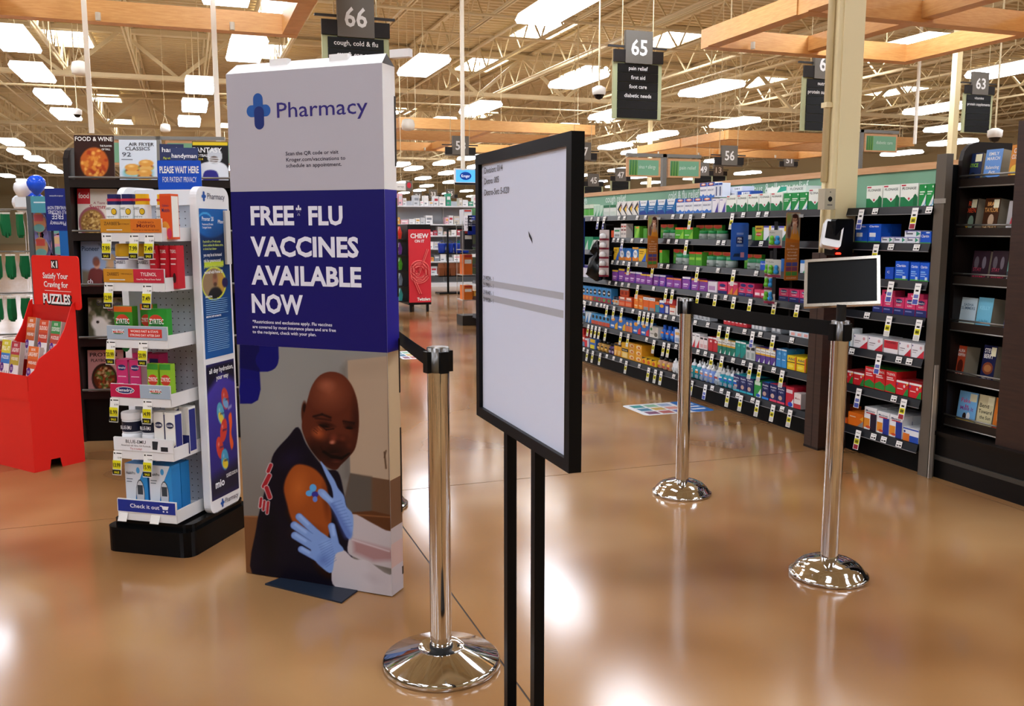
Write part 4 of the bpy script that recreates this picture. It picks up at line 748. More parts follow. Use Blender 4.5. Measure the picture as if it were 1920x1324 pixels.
# ---- products, each row read left to right from pixel columns
ORD=['top','second','third','fourth','fifth','sixth','bottom']
def prod(sh,xl,xr,n,hp,base,dec,desc,d=.07,name='medicine_box',cat='box',deep=1,stack=1,zo=None,lz=None,dx=0.,shape=None,top=None,rz=0.):
    xr=min(xr,1743); FX=GXF+.03+dx; zs=SHZ[sh] if zo is None else zo
    yl=float(onx(xl,500,FX)[1]); yr=float(onx(xr,500,FX)[1]); w=(yl-yr)/n; ym=(yl+yr)/2
    h=hp*depth((FX,ym,1.))/1715.; m=MB(); g=w*.03
    if shape=='bottle':
        r=min(w*.46,.03); m.lathe([(r*.9,0),(r,.004),(r,h*.66),(r*.6,h*.74)],C(base,.35),12,w/2,r); m.lathe([(r*.55,h*.74),(r*.6,h*.75),(r*.6,h),(r*.5,h)],C(top or 'f0f0f0',.4),12,w/2,r); d=2*r+.01
        m.deco(r*1.5,h*.5,dec,-.001,w/2-r*.75,h*.08)
    elif shape=='jar':
        r=min(w*.47,.045); m.lathe([(r*.95,0),(r,.004),(r,h*.6),(r*.9,h*.64)],C(base,.35),14,w/2,r); m.lathe([(r*.92,h*.64),(r*.95,h*.66),(r*.95,h),(r*.85,h)],C(top or 'f0f0f0',.4),14,w/2,r); d=2*r+.01; m.deco(r*1.5,h*.5,dec,-.001,w/2-r*.75,h*.06)
    elif shape=='spray':
        r=min(w*.46,.03); m.lathe([(r*.9,0),(r,.004),(r,h*.6),(r*.75,h*.66)],C(base,.35),12,w/2,r); m.lathe([(r*.7,h*.66),(r*.8,h*.68),(r*.7,h*.78),(r*.3,h*.84),(r*.25,h*.97),(r*.12,h)],C(top or 'f2f4f6',.35),12,w/2,r); d=2*r+.01; m.deco(r*1.5,h*.5,dec,-.001,w/2-r*.75,h*.06)
    else:
        m.box(g,0,0,w-g,d,h,C(base,.4)); m.deco(w-2*g,h,dec,-.0006,g,0)
        if top: m.add([(g,0,h+.0004),(w-g,0,h+.0004),(w-g,d,h+.0004),(g,d,h+.0004)],[(0,1,2,3)],C(top,.4))
    if name=='medicine_box':
        for kw in ('nasal strip','nasal','allergy','heartburn','sachet','cough','sinus','sleep','vitamin','pain relief','saline','cold','honey','antacid','spray'):
            if kw in desc: name=kw.replace(' ','_')+'_carton'; break
    me=m.mesh(name)
    for i in range(n):
        Y=yl-i*w; k=bay_of(max(min(Y-w/2,12.),GY0+.001)); lab='%s on %s shelf %s'%(desc,ORD[sh] if lz is None else lz,BN[k])
        for q in range(deep):
            for s_ in range(stack): link(name,me,None,(FX+q*(d+.004),Y,zs+s_*(h+.0005)),-PI/2+rz,lab,cat,desc+' row')
GRN='1f7f4c'
flon=[('r',0,.0,1,.42,GRN),('p',[(0,.42),(1,.42),(.5,.2)],'eef2ea') if False else ('p',[(0,.62),(.12,.5),(.5,.22),(.88,.5),(1,.62),(1,.75),(0,.75)],'eef3ea'),('t','FLONASE',.5,.74,.8,.11,'1c3a30'),('r',.04,.9,.3,.96,'c23a4a'),('e',.5,.34,.1,.09,'e8ece8'),('e',.5,.34,.06,.055,'c2424a'),('p',[(.76,.03),(.96,.03),(.96,.45),(.86,.55),(.76,.45)],'176a3e')]
grn=[('p',[(.35,0),(1,0),(1,.55)],'e6eee8'),('p',[(.5,0),(.8,0),(1,.35),(1,.1)],'5aa0cc'),('r',.1,.62,.8,.68,'d8f0dc'),('r',.1,.52,.65,.57,'d8f0dc'),('e',.85,.88,.1,.05,'d8f0dc')]
nasa=[('r',0,.75,1,1,'2456b4'),('e',.5,.88,.35,.09,'e0764a'),('e',.5,.9,.24,.05,'f2ece4'),('p',[(0,.0),(1,0),(1,.2),(.75,.12),(.5,.26),(.25,.12),(0,.2)],'3a78d0'),('t','NASACORT',.5,.45,.84,.12,'223a78')]
# top shelf
prod(0,1080,1112,4,22,'d9e6d4',[('r',0,.1,1,.6,'4fae3a'),('r',0,.6,1,.68,'2c6a30')],'green and white throat lozenge bag')
prod(0,1112,1129,3,20,'bfe0cc',[('p',[(.3,0),(.8,0),(1,.6)],'3f9a6e')],'pale green cough syrup carton')
prod(0,1130,1154,2,20,'dfe9e2',[('r',0,.75,1,1,'1f6b45'),('r',.1,.1,.9,.4,'c8d8ce')],'clear tub with dark green lid')
prod(0,1155,1196,4,26,'f0eeea',[('p',[(.1,.45),(.85,.95),(.85,.72),(.4,.45),(.9,.05),(.9,.0),(.8,.0)],'22202a'),('p',[(.4,.45),(.8,.68),(.8,.22)],'e8c032'),('p',[(.85,.72),(.98,.8),(.98,.5),(.85,.5)],'8a2a40')],'white cough carton with black chevron')
prod(0,1196,1264,4,27,'1d6fae',[('p',[(.1,1),(1,1),(.85,.62),(.2,.62)],'eaf0f4'),('t','REXYNOL' if False else 'MUCINEX',.55,.8,.6,.08,'2a4a78'),('r',.1,.48,.75,.53,'dceaf4'),('r',.12,.34,.6,.38,'dceaf4'),('p',[(0,0),(1,0),(.7,.3),(0,.2)],'1c3f94')],'blue and teal cold remedy carton')
prod(0,1265,1331,4,28,'eef2f8',nasa,'white nasal spray carton with blue top',deep=1)
prod(0,1308,1336,2,28,'eef2f8',nasa,'stacked white nasal spray carton with blue top',zo=1.4655+28*depth((3.75,6.0,1.))/1715.)
prod(0,1336,1350,2,26,'dfe6f2',[('r',0,.85,1,1,'2456b4'),('r',.3,.1,.6,.75,'3a4a78')],'narrow white carton side on',dx=.0,zo=1.4655+28*depth((3.75,6.0,1.))/1715.)
prod(0,1332,1358,2,26,'ecebf2',[('p',[(.4,0),(.9,0),(.9,.75)],'4a3f9a'),('r',.1,.85,.5,.9,'6a68a8')],'white nasal carton with violet wedge')
prod(0,1358,1463,5,32,'eef3ea',flon,'white nasal spray carton with green base')
prod(0,1464,1509,3,32,'1f9246',grn,'plain green nasal spray carton')
prod(0,1510,1536,1,38,'eef3ea',flon,'large white allergy spray carton with green base')
for k_,(x,z,c) in enumerate(((1352,0,'dfe6f4'),(1378,0,'2f56ae'),(1362,1,'e2e8f4'))):
    prod(0,x,x+26,1,9,c,[('r',.3,.2,.9,.8,'eef2f8'),('t','24H',.6,.35,.4,.35,'22305a')],('flat lying nasal carton ','blue flat lying nasal carton ','topmost flat lying nasal carton ')[k_].strip(),dx=.08,zo=1.4655+.115+z*.036,d=.1)
prod(0,1432,1470,1,11,'eef2ee',[('p',[(.5,.0),(1,.3),(1,1),(.7,1)],'2aa088')],'white and teal carton lying on others',dx=.04,zo=1.466+32*depth((3.75,5.4,1.))/1715.,d=.12)
prod(0,1470,1506,1,12,'f2f4f2',[('t','FLONASE',.5,.4,.7,.4,'4a6a60')],'white spray carton tipped across others',dx=.04,zo=1.466+32*depth((3.75,5.1,1.))/1715.,d=.12)
prod(0,1617,1714,3,41,'eef3ea',flon,'white allergy spray carton with green bottle print',d=.08)
prod(0,1715,1756,2,40,'1f9246',grn,'green allergy spray carton',d=.08)
# second shelf
grb=[('r',.0,.55,1,.95,'2f9a44'),('r',.1,.1,.9,.5,'d8dcd8'),('t','24',.5,.2,.6,.25,'3a4a40')]
prod(1,1145,1150,1,13,'d8562a',[],'small orange carton')
prod(1,1150,1162,1,18,'e4e8e4',[('r',.1,.1,.9,.35,'9a9ea0'),('r',.1,.6,.9,.8,'4aa070')],'white carton with grey print')
prod(1,1163,1173,2,26,'e6dcd4',[('r',.1,.75,.9,.85,'c0443a'),('r',.1,.5,.9,.6,'7a3a34'),('r',.1,.2,.9,.35,'b0a8a4')],'tall slim white and red carton')
prod(1,1188,1198,1,22,'5fb034',[('p',[(0,0),(.6,0),(1,.7),(1,1),(.7,1)],'8fce4a'),('r',.3,.8,.9,.95,'e08a3a')],'lime green allergy carton')
prod(1,1205,1212,1,18,'4f9a34',[],'short green allergy carton')
zyr=[('r',0,.8,1,1,'d2602c'),('e',.5,.86,.4,.12,'d2402a'),('r',.08,.42,.92,.62,'7ab04a'),('p',[(0,0),(1,0),(1,.4),(.3,.1)],'2a7a34')]
for a_,c_ in ((1237,2),(1303,3)):
    w_=12.5 if c_==2 else 16.3
    prod(1,a_,a_+w_*c_,c_,26,'44922e',zyr,'green carton with orange band',dx=.06,d=.03)
    prod(1,a_,a_+w_*c_,c_,16,'8d9890',[('t','365',.5,.3,.8,.3,'2a3a34')],'grey tablet bottle with green cap',name='tablet_bottle',cat='bottle',shape='jar',top='1f8a45')
prod(1,1264,1298,2,21,'4fae30',[('r',0,.82,1,1,'e2603a'),('p',[(.45,0),(1,0),(1,.75)],'8fd04a'),('r',.1,.3,.6,.36,'e4f4dc')],'bright green allergy carton with orange top')
prod(1,1408,1413,1,24,'2a8a3a',[],'dark green carton')
prod(1,1413,1428,1,18,'7fc02e',[('e',.5,.62,.4,.2,'d2402a'),('t','ZYRTEC',.5,.56,.7,.12,'fbfbf4'),('r',.1,.88,.9,1,'d8b02a')],'lime carton with red roundel')
prod(1,1413,1428,1,9,'c8a82a',[('r',.15,.3,.85,.6,'7a4a1a')],'yellow carton lying on lime carton',zo=1.2655+18*depth((3.75,5.3,1.))/1715.)
prod(1,1429,1444,1,27,'e8ecf0',[('r',0,.88,.7,1,'5a58b0'),('r',.72,.65,.95,1,'e8c020'),('p',[(.3,0),(1,0),(1,.55)],'1f7f5a')],'white carton with green wedge')
prod(1,1444,1452,1,27,'e2e6ee',[('r',0,.88,1,1,'6a68b8')],'narrow white carton with violet top')
prod(1,1458,1472,1,27,'e8ecf0',[('r',0,.88,.7,1,'5a58b0'),('r',.72,.65,.95,1,'e8c020'),('p',[(.3,0),(1,0),(1,.55)],'1f7f5a')],'white carton with green corner')
clar=[('r',0,0,1,.08,'4a9a4a'),('t','Claritin',.45,.7,.72,.14,'f2f4fa'),('r',.1,.45,.6,.53,'7ab0f0'),('r',.1,.36,.75,.4,'a8ccf4'),('r',.1,.25,.6,.29,'a8ccf4'),('r',.6,.06,.85,.22,'c8d8e8')]
prod(1,1600,1649,2,34,'1c56c8',[('t','Claritin',.45,.82,.74,.1,'f2f4fa'),('r',.1,.3,.6,.52,'e6ecf4'),('r',0,0,1,.06,'4a9a4a'),('r',.15,.1,.55,.28,'3a76d8')],'tall blue allergy carton',deep=2)
ww=[('r',.0,.85,1,1,'8a86c0'),('r',.08,.4,.5,.6,'4a5060'),('p',[(.7,.1),(.95,.5),(.7,.9)],'3a9a7a'),('e',.12,.75,.06,.08,'2a3a70')]
prod(1,1649,1721,3,11,'e8eaf0',ww,'small white allergy carton')
prod(1,1692,1725,1,12,'e8eaf0',ww,'small white allergy carton lying on others',zo=1.266+11*depth((3.75,4.0,1.))/1715.,dx=.01)
prod(1,1722,1752,1,22,'1c56c8',[('t','Claritin',.45,.5,.72,.24,'f2f4fa'),('r',0,0,1,.08,'4a9a4a'),('e',.7,.9,.2,.06,'e8f0fa')],'wide blue allergy carton')
# third shelf
yb=[('p',[(.4,0),(1,0),(1,.7)],'2a62c8'),('r',.1,.75,.7,.82,'8a6a1a'),('r',.1,.6,.6,.65,'8a6a1a')]
ob=[('r',0,.0,1,.28,'e2872a'),('e',.5,.5,.34,.3,'eef2f4'),('t','7X',.5,.42,.5,.2,'2a4a80')]
prod(2,1150,1160,1,23,'e6be2e',yb,'yellow and blue sleep carton')
prod(2,1160,1184,2,23,'2a78c8',ob,'blue sleep carton with white oval')
prod(2,1185,1197,1,26,'2a78c8',ob+[('r',0,.85,1,1,'d8a03a')],'taller blue sleep carton with white oval')
prod(2,1197,1211,1,24,'e6be2e',yb,'yellow carton with blue corner')
prod(2,1236,1241,1,24,'5fb83a',[('r',0,.8,1,1,'e0783a')],'thin lime carton')
for a_,c_,w_ in ((1262,2,12.5),(1318,3,18.),(1395,2,16.5)):
    prod(2,a_,a_+w_*c_,c_,27,'4a9630',zyr,'green hanging carton',dx=.06,d=.03)
    prod(2,a_,a_+w_*c_,c_,19,'9aa6a0',[('t','90',.5,.3,.6,.3,'2a3a34')],'white tablet bottle with green cap',name='tablet_bottle',cat='bottle',shape='jar',top='3f9a6a')
prod(2,1291,1316,2,25,'4fa030',[('r',0,.85,1,1,'d2402a'),('r',.1,.4,.9,.6,'8fd04a')],'green pouch with red header')
prod(2,1425,1436,1,17,'2a62d0',[('t','Claritin',.5,.6,.8,.2,'f0f4fa')],'small blue carton')
prod(2,1464,1470,1,24,'2a78d0',[],'thin blue carton')
prod(2,1500,1527,2,24,'e4ecf2',[('r',0,.75,1,1,'2a78d0'),('p',[(.4,0),(1,0),(1,.5)],'3a9a6a')],'white and blue allergy carton')
prod(2,1660,1676,1,22,'1c4fc0',[('t','C',.4,.5,.3,.2,'f0f4fa')],'small deep blue allergy carton')
prod(2,1678,1704,1,35,'1c5ad0',clar,'tall blue allergy carton apart',deep=2)
prod(2,1707,1752,2,35,'1c5ad0',clar,'tall blue allergy carton in pair',deep=2)
# fourth shelf
pur=[('p',[(0,0),(.7,0),(1,.5),(.8,.85),(0,.75)],'8a4aa8'),('r',.12,.35,.7,.45,'e6d8f0'),('r',.12,.2,.6,.27,'d8b8e0')]
for a_,c_,b_,hp_,ex in ((1148,1,'4a2f9a',20,'e0b83a'),(1160,1,'5a349a',24,'e8c03a'),(1171,1,'6a2f80',18,'d8883a'),(1181,2,'4a2fa0',21,'e6e0f0'),(1201,2,'7a3490',19,'e8c03a'),(1226,2,'4a30a4',21,'e6e0f0'),(1250,2,'9a3f9a',18,'e8883a'),(1280,1,'4a30a4',23,'e8e4f0'),(1297,1,'9a3a90',22,'e8b83a'),(1312,1,'8a3a9a',21,'e8883a')):
    w_={1280:16,1297:15,1312:16,1250:14.}.get(a_,11.5)
    prod(3,a_,a_+w_*c_,c_,hp_,b_,[('r',0,.85,1,1,ex)]+pur,'%s heartburn carton with %s strip'%({'4':'violet','5':'dark purple','6':'plum','7':'mauve','8':'lilac','9':'magenta'}[b_[0]],{'e0b83a':'gold','e8c03a':'yellow','d8883a':'orange','e6e0f0':'pale','e8883a':'amber','e8e4f0':'white','e8b83a':'ochre'}[ex]))
prod(3,1328,1346,1,20,'e4dce8',[('r',.1,.2,.8,.6,'b08ab8')],'pale lilac carton')
pk=[('r',0,0,1,.38,'26306e'),('e',.5,.78,.34,.13,'26306e'),('t','Benadryl',.5,.72,.56,.11,'f4f0f6'),('t','ALLERGY',.5,.5,.5,.1,'f6e4ec'),('r',.1,.2,.7,.27,'7a86b8')]
prod(3,1347,1365,1,22,'d8386a',[('r',0,0,1,.25,'26306e'),('e',.5,.7,.34,.14,'26306e'),('r',.2,.4,.8,.5,'f2d0dc')],'pink carton with navy oval')
prod(3,1366,1385,2,24,'d63f6c',[('p',[(0,0),(1,.6),(1,0)],'e88a3a'),('r',.1,.8,.9,.95,'f0c8d4')],'tall pink and orange carton')
prod(3,1386,1414,2,16,'d8386a',pk,'small pink allergy carton')
prod(3,1388,1416,2,9,'cf3566',[('e',.5,.5,.4,.35,'26306e')],'flat pink carton lying on others',zo=.8655+16*depth((3.75,5.4,1.))/1715.)
prod(3,1416,1440,2,16,'d8486e',[('r',.1,.3,.9,.6,'f0dce4'),('r',0,0,1,.2,'a02848')],'pink cream carton')
prod(3,1462,1522,3,24,'db3b70',pk,'pink and navy allergy carton')
prod(3,1640,1750,5,33,'db3b70',pk,'wide pink and navy allergy carton',deep=2)
prod(3,1656,1682,1,11,'d8386a',[('e',.5,.5,.3,.3,'26306e')],'flat pink carton on top of the row',zo=.8655+33*depth((3.75,4.1,1.))/1715.)
prod(3,1704,1736,1,10,'d8386a',[('t','Benadryl',.5,.3,.5,.4,'f6e4ec')],'second flat pink carton on top of the row',zo=.8655+33*depth((3.75,3.95,1.))/1715.)
# fifth shelf
prod(4,1076,1092,3,25,'d8d4d0',[('r',0,0,1,.6,'b8343e'),('r',0,.75,1,1,'3a6a6a')],'red wrapped tube')
bo=[('e',.5,.66,.34,.2,'16181e'),('r',.28,.6,.72,.7,'e8ecf0'),('r',0,0,1,.34,'d8743a'),('e',.4,.17,.3,.12,'e8a05a')]
prod(4,1092,1112,3,26,'3f94d4',bo,'blue drink sachet carton with orange fruit'); prod(4,1112,1147,4,28,'3f94d4',bo[:2]+[('r',0,0,1,.34,'a8303e'),('e',.5,.17,.3,.12,'4a8a4a')],'blue drink sachet carton with red fruit')
prod(4,1148,1160,2,15,'c8c4bc',[('r',.05,.5,.95,.95,'e2872a')],'small orange topped bottle',name='bottle',cat='bottle',shape='jar',top='1f2a44')
prod(4,1161,1186,2,18,'e0562a',[('r',0,.6,1,.7,'8a8a90'),('r',.1,.1,.9,.4,'e8825a'),('r',.2,.75,.9,.95,'f0e0d4')],'orange counter carton')
prod(4,1163,1180,1,15,'dc5a2e',[('r',0,.75,1,1,'d8d8d8'),('r',.15,.2,.4,.6,'b03a20'),('r',.6,.2,.85,.6,'b03a20')],'orange and white header card',dx=.05,d=.012,zo=.6405+18*depth((3.75,7.2,1.))/1715.)
prod(4,1190,1207,2,13,'ec7a1e',[('r',.1,.4,.8,.55,'f8d8b0'),('e',.6,.25,.25,.15,'f2a84a')],'stacked orange vitamin carton',stack=2)
prod(4,1207,1230,2,25,'e46a2a',[('r',0,.78,1,1,'e8ecee'),('t','NEXIUM',.5,.84,.8,.08,'3a4a5a'),('r',.1,0,.9,.25,'8a9498')],'orange and silver tablet carton')
prod(4,1230,1238,1,20,'3f8f9a',[('r',0,.7,1,1,'e8742a')],'teal bottle carton with orange top'); prod(4,1238,1247,1,24,'2a50b8',[('r',0,.8,1,1,'e8ecf2'),('e',.5,.55,.45,.14,'e8a02a')],'blue antacid carton with white top'); prod(4,1247,1256,1,18,'3a3a8a',[('r',.3,.1,.9,.8,'d8dce8')],'indigo carton with pale panel')
prod(4,1257,1269,1,18,'eeeae4',[('r',0,.75,1,1,'e0662a'),('r',.1,.3,.8,.4,'c84a3a')],'white carton with orange strip'); prod(4,1247,1269,1,10,'b8262a',[('t','PEPTO',.4,.3,.4,.4,'f0d8d4')],'long red carton lying on others',zo=.6405+18*depth((3.75,6.5,1.))/1715.)
prod(4,1270,1279,1,18,'e8e8e8',[('r',.3,.1,.7,.85,'1a1a1a')],'white and black carton',stack=2)
CL=C('cfd4d8',.1,alpha=.35)
prod(4,1303,1334,4,16,'b8bec4',[('p',[(0,0),(.3,0),(1,1),(.7,1)],'e8ecee'),('r',.1,.1,.5,.5,'8a9298')],'clear plastic blister pack')
prod(4,1360,1405,6,18,'cc3440',[('r',.1,.6,.8,.72,'f0c8cc'),('r',.1,.3,.7,.4,'f0c8cc'),('r',0,.9,1,1,'e8e0e0')],'small red nasal carton')
prod(4,1413,1441,4,17,'a8aeb4',[('r',.2,.1,.8,.5,'d8dce0'),('r',.2,.6,.8,.7,'5a6268')],'grey clear clamshell pack'); prod(4,1451,1469,2,17,'8a9096',[('r',.2,.2,.8,.6,'c8ccd0')],'dark clamshell pack')
prod(4,1485,1522,3,18,'dfe8ee',[('r',0,.55,1,1,'5aa8d0'),('r',.3,.1,.9,.4,'e8a8a0')],'pale blue nasal strip carton')
prod(4,1594,1606,1,34,'e4ecee',[('r',0,0,.6,1,'2aa8c8'),('t','C',.3,.4,.3,.1,'f0f4f6')],'tall teal and white carton')
wr=[('p',[(.45,0),(1,0),(1,.6)],'cc3040'),('e',.07,.85,.04,.06,'3a3a80'),('r',.08,.5,.5,.56,'8a8088'),('r',.08,.35,.4,.4,'b0a8ae'),('e',.75,.75,.09,.12,'d8a0a6')]
prod(4,1607,1664,2,25,'ecebee',wr,'white pain relief carton with red corner',deep=2); prod(4,1665,1693,1,25,'eee8e8',[('r',0,.35,1,.95,'c8303c'),('t','SUDAFED',.5,.75,.7,.14,'201418')],'red and white decongestant carton',deep=2); prod(4,1694,1748,2,26,'ecebee',wr,'white sinus carton with red corner',deep=2)
# sixth shelf
prod(5,1075,1099,4,19,'4a9ad0',[('e',.5,.7,.32,.18,'16181e'),('r',0,0,1,.3,'5a6a7a')],'pale blue sachet carton'); prod(5,1098,1110,2,20,'d8e8f2',[('p',[(.3,0),(1,.9),(1,0)],'2a78c0')],'white and blue slanted carton'); prod(5,1110,1145,5,20,'4a9ad0',[('e',.5,.72,.32,.17,'16181e'),('r',0,0,1,.36,'c8543a')],'blue sachet carton with red base')
for a_,c1,dn in ((1146,'e8b02a','yellow slice'),(1189,'d8404a','red slice')): prod(5,a_,a_+(29 if c1[0]=='e' else 31),2,24,'2a72c8',[('e',.35,.75,.25,.16,'e8a03a'),('p',[(1,.0),(1,.6),(.65,.35),(.6,0)],c1),('r',.05,.15,.5,.3,'e8ecf2')],'blue rehydration carton with '+dn,deep=1)
prod(5,1175,1188,2,22,'3a7ac8',[('r',0,0,1,.5,'d87a4a'),('e',.5,.7,.35,.15,'e8c08a')],'narrow blue and orange carton'); prod(5,1220,1237,1,21,'e2e0d8',[('e',.2,.75,.12,.14,'3f8a4a'),('e',.75,.3,.2,.2,'6a6458'),('r',.1,.3,.5,.4,'a8a49a')],'cream carton with green leaf')
prod(5,1240,1268,3,28,'2260c0',[('r',0,.2,1,.9,'3a86d8'),('r',0,.7,1,.95,'e07a3a')],'blue antacid bottle',name='bottle',cat='bottle',shape='bottle',top='1e58c0'); prod(5,1268,1280,1,26,'e2e4ea',[('r',.1,.6,.9,.8,'e0b060'),('r',.1,.1,.9,.4,'9ab0d0')],'white antacid carton')
prod(5,1300,1316,2,27,'eceaea',[('p',[(.2,0),(.9,0),(.9,.6)],'c8303c'),('r',.2,.8,.8,.86,'5a5a60')],'slim white nasal spray carton with red wedge'); prod(5,1316,1331,2,23,'eadcdc',[('r',.1,.8,.9,.95,'2a2a2a'),('r',.1,.1,.9,.4,'d8a8a8')],'short slim white nasal carton'); prod(5,1332,1350,2,27,'b82a34',[('r',0,.88,1,1,'eeeaea'),('e',.6,.7,.25,.08,'e8c8c8')],'slim dark red nasal carton')
for a_,c1,dn in ((1350,'1f7a66','green'),(1423,'5a3f90','purple')): prod(5,a_,a_+(34 if a_==1350 else 38),4,29,c1,[('r',0,.62,1,.92,'eeeeea'),('t','Afrin',.5,.7,.8,.1,'1a1a1a'),('r',0,.5,1,.62,'d8a83a'),('r',0,.92,1,1,'c8a03a'),('p',[(.5,0),(.9,0),(.9,.3)],'dfe6e2')],'slim %s nasal spray carton with gold band'%dn)
prod(5,1384,1404,2,31,'1a9088',[('r',0,.9,1,1,'e8ecec'),('p',[(.4,0),(1,0),(1,.35)],'5a6a6a'),('e',.7,.75,.2,.07,'5ac0b8')],'slim teal nasal spray carton'); prod(5,1404,1422,2,29,'c8d0d0',[('r',.1,.65,.9,.85,'2a3034'),('r',.2,.1,.8,.5,'9aa8a8')],'slim silver nasal spray carton'); prod(5,1462,1482,2,35,'3a8fd0',[('r',0,.92,1,1,'e8ecf0'),('e',.65,.75,.22,.08,'7ac0ea'),('r',.2,.4,.8,.44,'cfe4f4')],'slim sky blue nasal spray carton',deep=2)
prod(5,1483,1520,2,27,'eacb1c',[('t','Advil',.45,.68,.7,.2,'2a2a60'),('r',0,.5,.85,.56,'1a1a2a'),('p',[(.85,0),(1,0),(1,1),(.85,.9)],'d8662a'),('e',.4,.25,.3,.12,'f2de5a')],'yellow pain relief carton',deep=2)
prod(5,1590,1632,2,24,'c8242c',[('r',0,.85,1,1,'e8e4e2'),('p',[(.6,0),(1,0),(1,.6),(.85,.5)],'2a7a34'),('e',.72,.7,.07,.1,'e8c8c8'),('r',.1,.45,.5,.52,'f0c8c4'),('p',[(.86,.7),(1,.9),(.86,.9)],'e8c03a')],'wide red cold carton with green peak',deep=2)
prod(5,1632,1693,3,41,'d6262c',[('t','TYLENOL',.5,.8,.84,.11,'f8f2ee'),('r',.1,.66,.7,.71,'f4d8d4'),('r',.1,.57,.8,.62,'f4d8d4'),('p',[(0,.06),(1,.02),(1,.26),(.75,.34),(.5,.42),(.25,.34),(0,.26)],'2f8a3a')],'tall red pain relief carton with green hill',deep=2,top='2f8a3a')
prod(5,1693,1749,2,28,'d0242e',[('r',0,.86,1,1,'ece8e6'),('e',.66,.65,.08,.11,'f0d8d8'),('p',[(.6,0),(1,0),(1,.5),(.85,.45)],'2a8a3e'),('e',.08,.72,.05,.08,'3a4aa0'),('r',.1,.4,.55,.46,'f2ccc8'),('p',[(.84,.7),(1,.86),(.84,.86)],'e8c03a')],'red sinus relief carton with green peak',deep=2)
# bottom shelf
prod(6,1075,1098,4,21,'d23a34',[('r',.1,.6,.9,.8,'f0d4d0'),('r',0,0,1,.4,'6a8ab0')],'red and blue remedy carton',stack=1); prod(6,1080,1096,2,13,'c2242a',[('r',.1,.5,.5,.9,'e8e4e0')],'red carton stacked on remedy cartons',zo=.1655+21*depth((3.75,8.1,1.))/1715.); prod(6,1098,1106,1,16,'d8dce8',[('r',0,0,.6,.8,'d23a44')],'red and white carton by the yellow tag'); prod(6,1107,1119,1,18,'3a6ac0',[('r',.1,.65,.9,1,'e8c02a'),('r',.1,.0,.8,.4,'e8d83a')],'blue and yellow carton')
prod(6,1120,1142,3,20,'c89a4a',[('r',0,.2,1,.9,'e0b860'),('r',0,.6,1,.9,'2a2018')],'gold honey syrup bottle with black cap',name='bottle',cat='bottle',shape='bottle',top='181410'); prod(6,1143,1154,2,20,'5a3f78',[('r',0,.1,1,.5,'a89ab8'),('r',0,.6,1,.95,'241a2a')],'purple syrup bottle with black cap',name='bottle',cat='bottle',shape='bottle',top='181410')
prod(6,1154,1168,2,24,'e6a82e',[('r',0,.8,1,1,'2a2018'),('r',.1,.1,.9,.45,'f2d08a'),('p',[(.5,0),(.9,0),(.7,.6)],'c87a1a')],'slim amber syrup carton with black top'); prod(6,1168,1181,1,30,'eab82a',[('r',0,.42,1,.62,'1e1a16'),('t','biovit' if False else 'honey',.5,.48,.7,.09,'f2e4c4'),('r',.1,.05,.9,.35,'f4d890')],'yellow honey carton with black band')
prod(6,1181,1207,2,11,'eda72a',[('e',.5,.5,.35,.32,'f6e2b8'),('e',.55,.45,.2,.2,'d87a2a')],'yellow lozenge carton in a stack of three',stack=3,d=.12); prod(6,1207,1235,3,13,'eebd22',[('e',.4,.35,.3,.3,'d8622a'),('p',[(0,.7),(1,1),(0,1)],'3a2a14')],'torn open yellow display carton',d=.1)
prod(6,1235,1262,3,22,'d8a888',[('r',0,.5,1,.9,'e8c03a'),('e',.5,.25,.4,.2,'c84a3a')],'fruit gummy bottle with black cap',name='bottle',cat='bottle',shape='bottle',top='141210'); prod(6,1263,1277,2,27,'e8eaec',[('r',.1,.2,.9,.6,'c8d0d4')],'plain white saline bottle',name='spray_bottle',cat='bottle',shape='spray')
for a_,n_,c1,b1,dn in ((1297,1,'2a9aa4','d8b89a','teal and tan'),(1307,1,'2a90a0','e2872a','teal and orange'),(1316,2,'8aa8e0','d89a84','lilac blue'),(1334,1,'7a9ae0','e0a080','periwinkle'),(1344,1,'d8e4ea','b0484a','white'),(1353,4,'1f9fb8','2a6ad0','teal')): prod(6,a_,a_+9.3*n_,n_,36,c1,[('r',0,.0,1,.35,'8a98a8'),('r',0,.55,1,.75,b1),('r',.1,.8,.9,.95,'eef4f6')],dn+' saline spray bottle with white nozzle',name='spray_bottle',cat='bottle',shape='spray',deep=2)
bn=[('r',0,0,1,.12,'3ab0c8'),('t','Breathe',.5,.78,.8,.1,'eef0f8'),('t','right',.5,.62,.6,.1,'b8c0e0'),('e',.4,.32,.25,.13,'c8a89a')]
prod(6,1382,1421,3,32,'1c2560',bn,'navy nasal strip carton',deep=2,top='2ab0c0'); prod(6,1422,1436,1,31,'2f9a48',[('p',[(.3,0),(1,0),(1,.6)],'e4ecec'),('e',.6,.12,.3,.1,'2a5ac0'),('r',.1,.75,.9,.95,'dceee0')],'green nasal strip carton',deep=2,top='1a7a3a')
prod(6,1437,1451,1,33,'1c2560',[('r',0,0,1,.12,'3a8ae0')]+bn[1:],'navy nasal strip carton with blue edge',top='2a8ae0'); prod(6,1452,1482,2,34,'1c2560',[('r',0,0,1,.12,'e04a6a')]+bn[1:],'navy nasal strip carton with red edge',deep=2,top='e03a5a'); prod(6,1483,1499,1,38,'c8283c',[('p',[(.4,0),(1,0),(1,.45)],'e8eef4'),('e',.6,.12,.3,.12,'2a4ac0'),('r',.05,.68,.85,.86,'f0dce0')],'tall crimson carton with white corner',deep=2); prod(6,1499,1513,1,30,'e8dcd8',[('r',0,0,1,.3,'c83a40'),('t','Muro',.5,.6,.7,.12,'9a2a34')],'white and red carton beside the cladding')
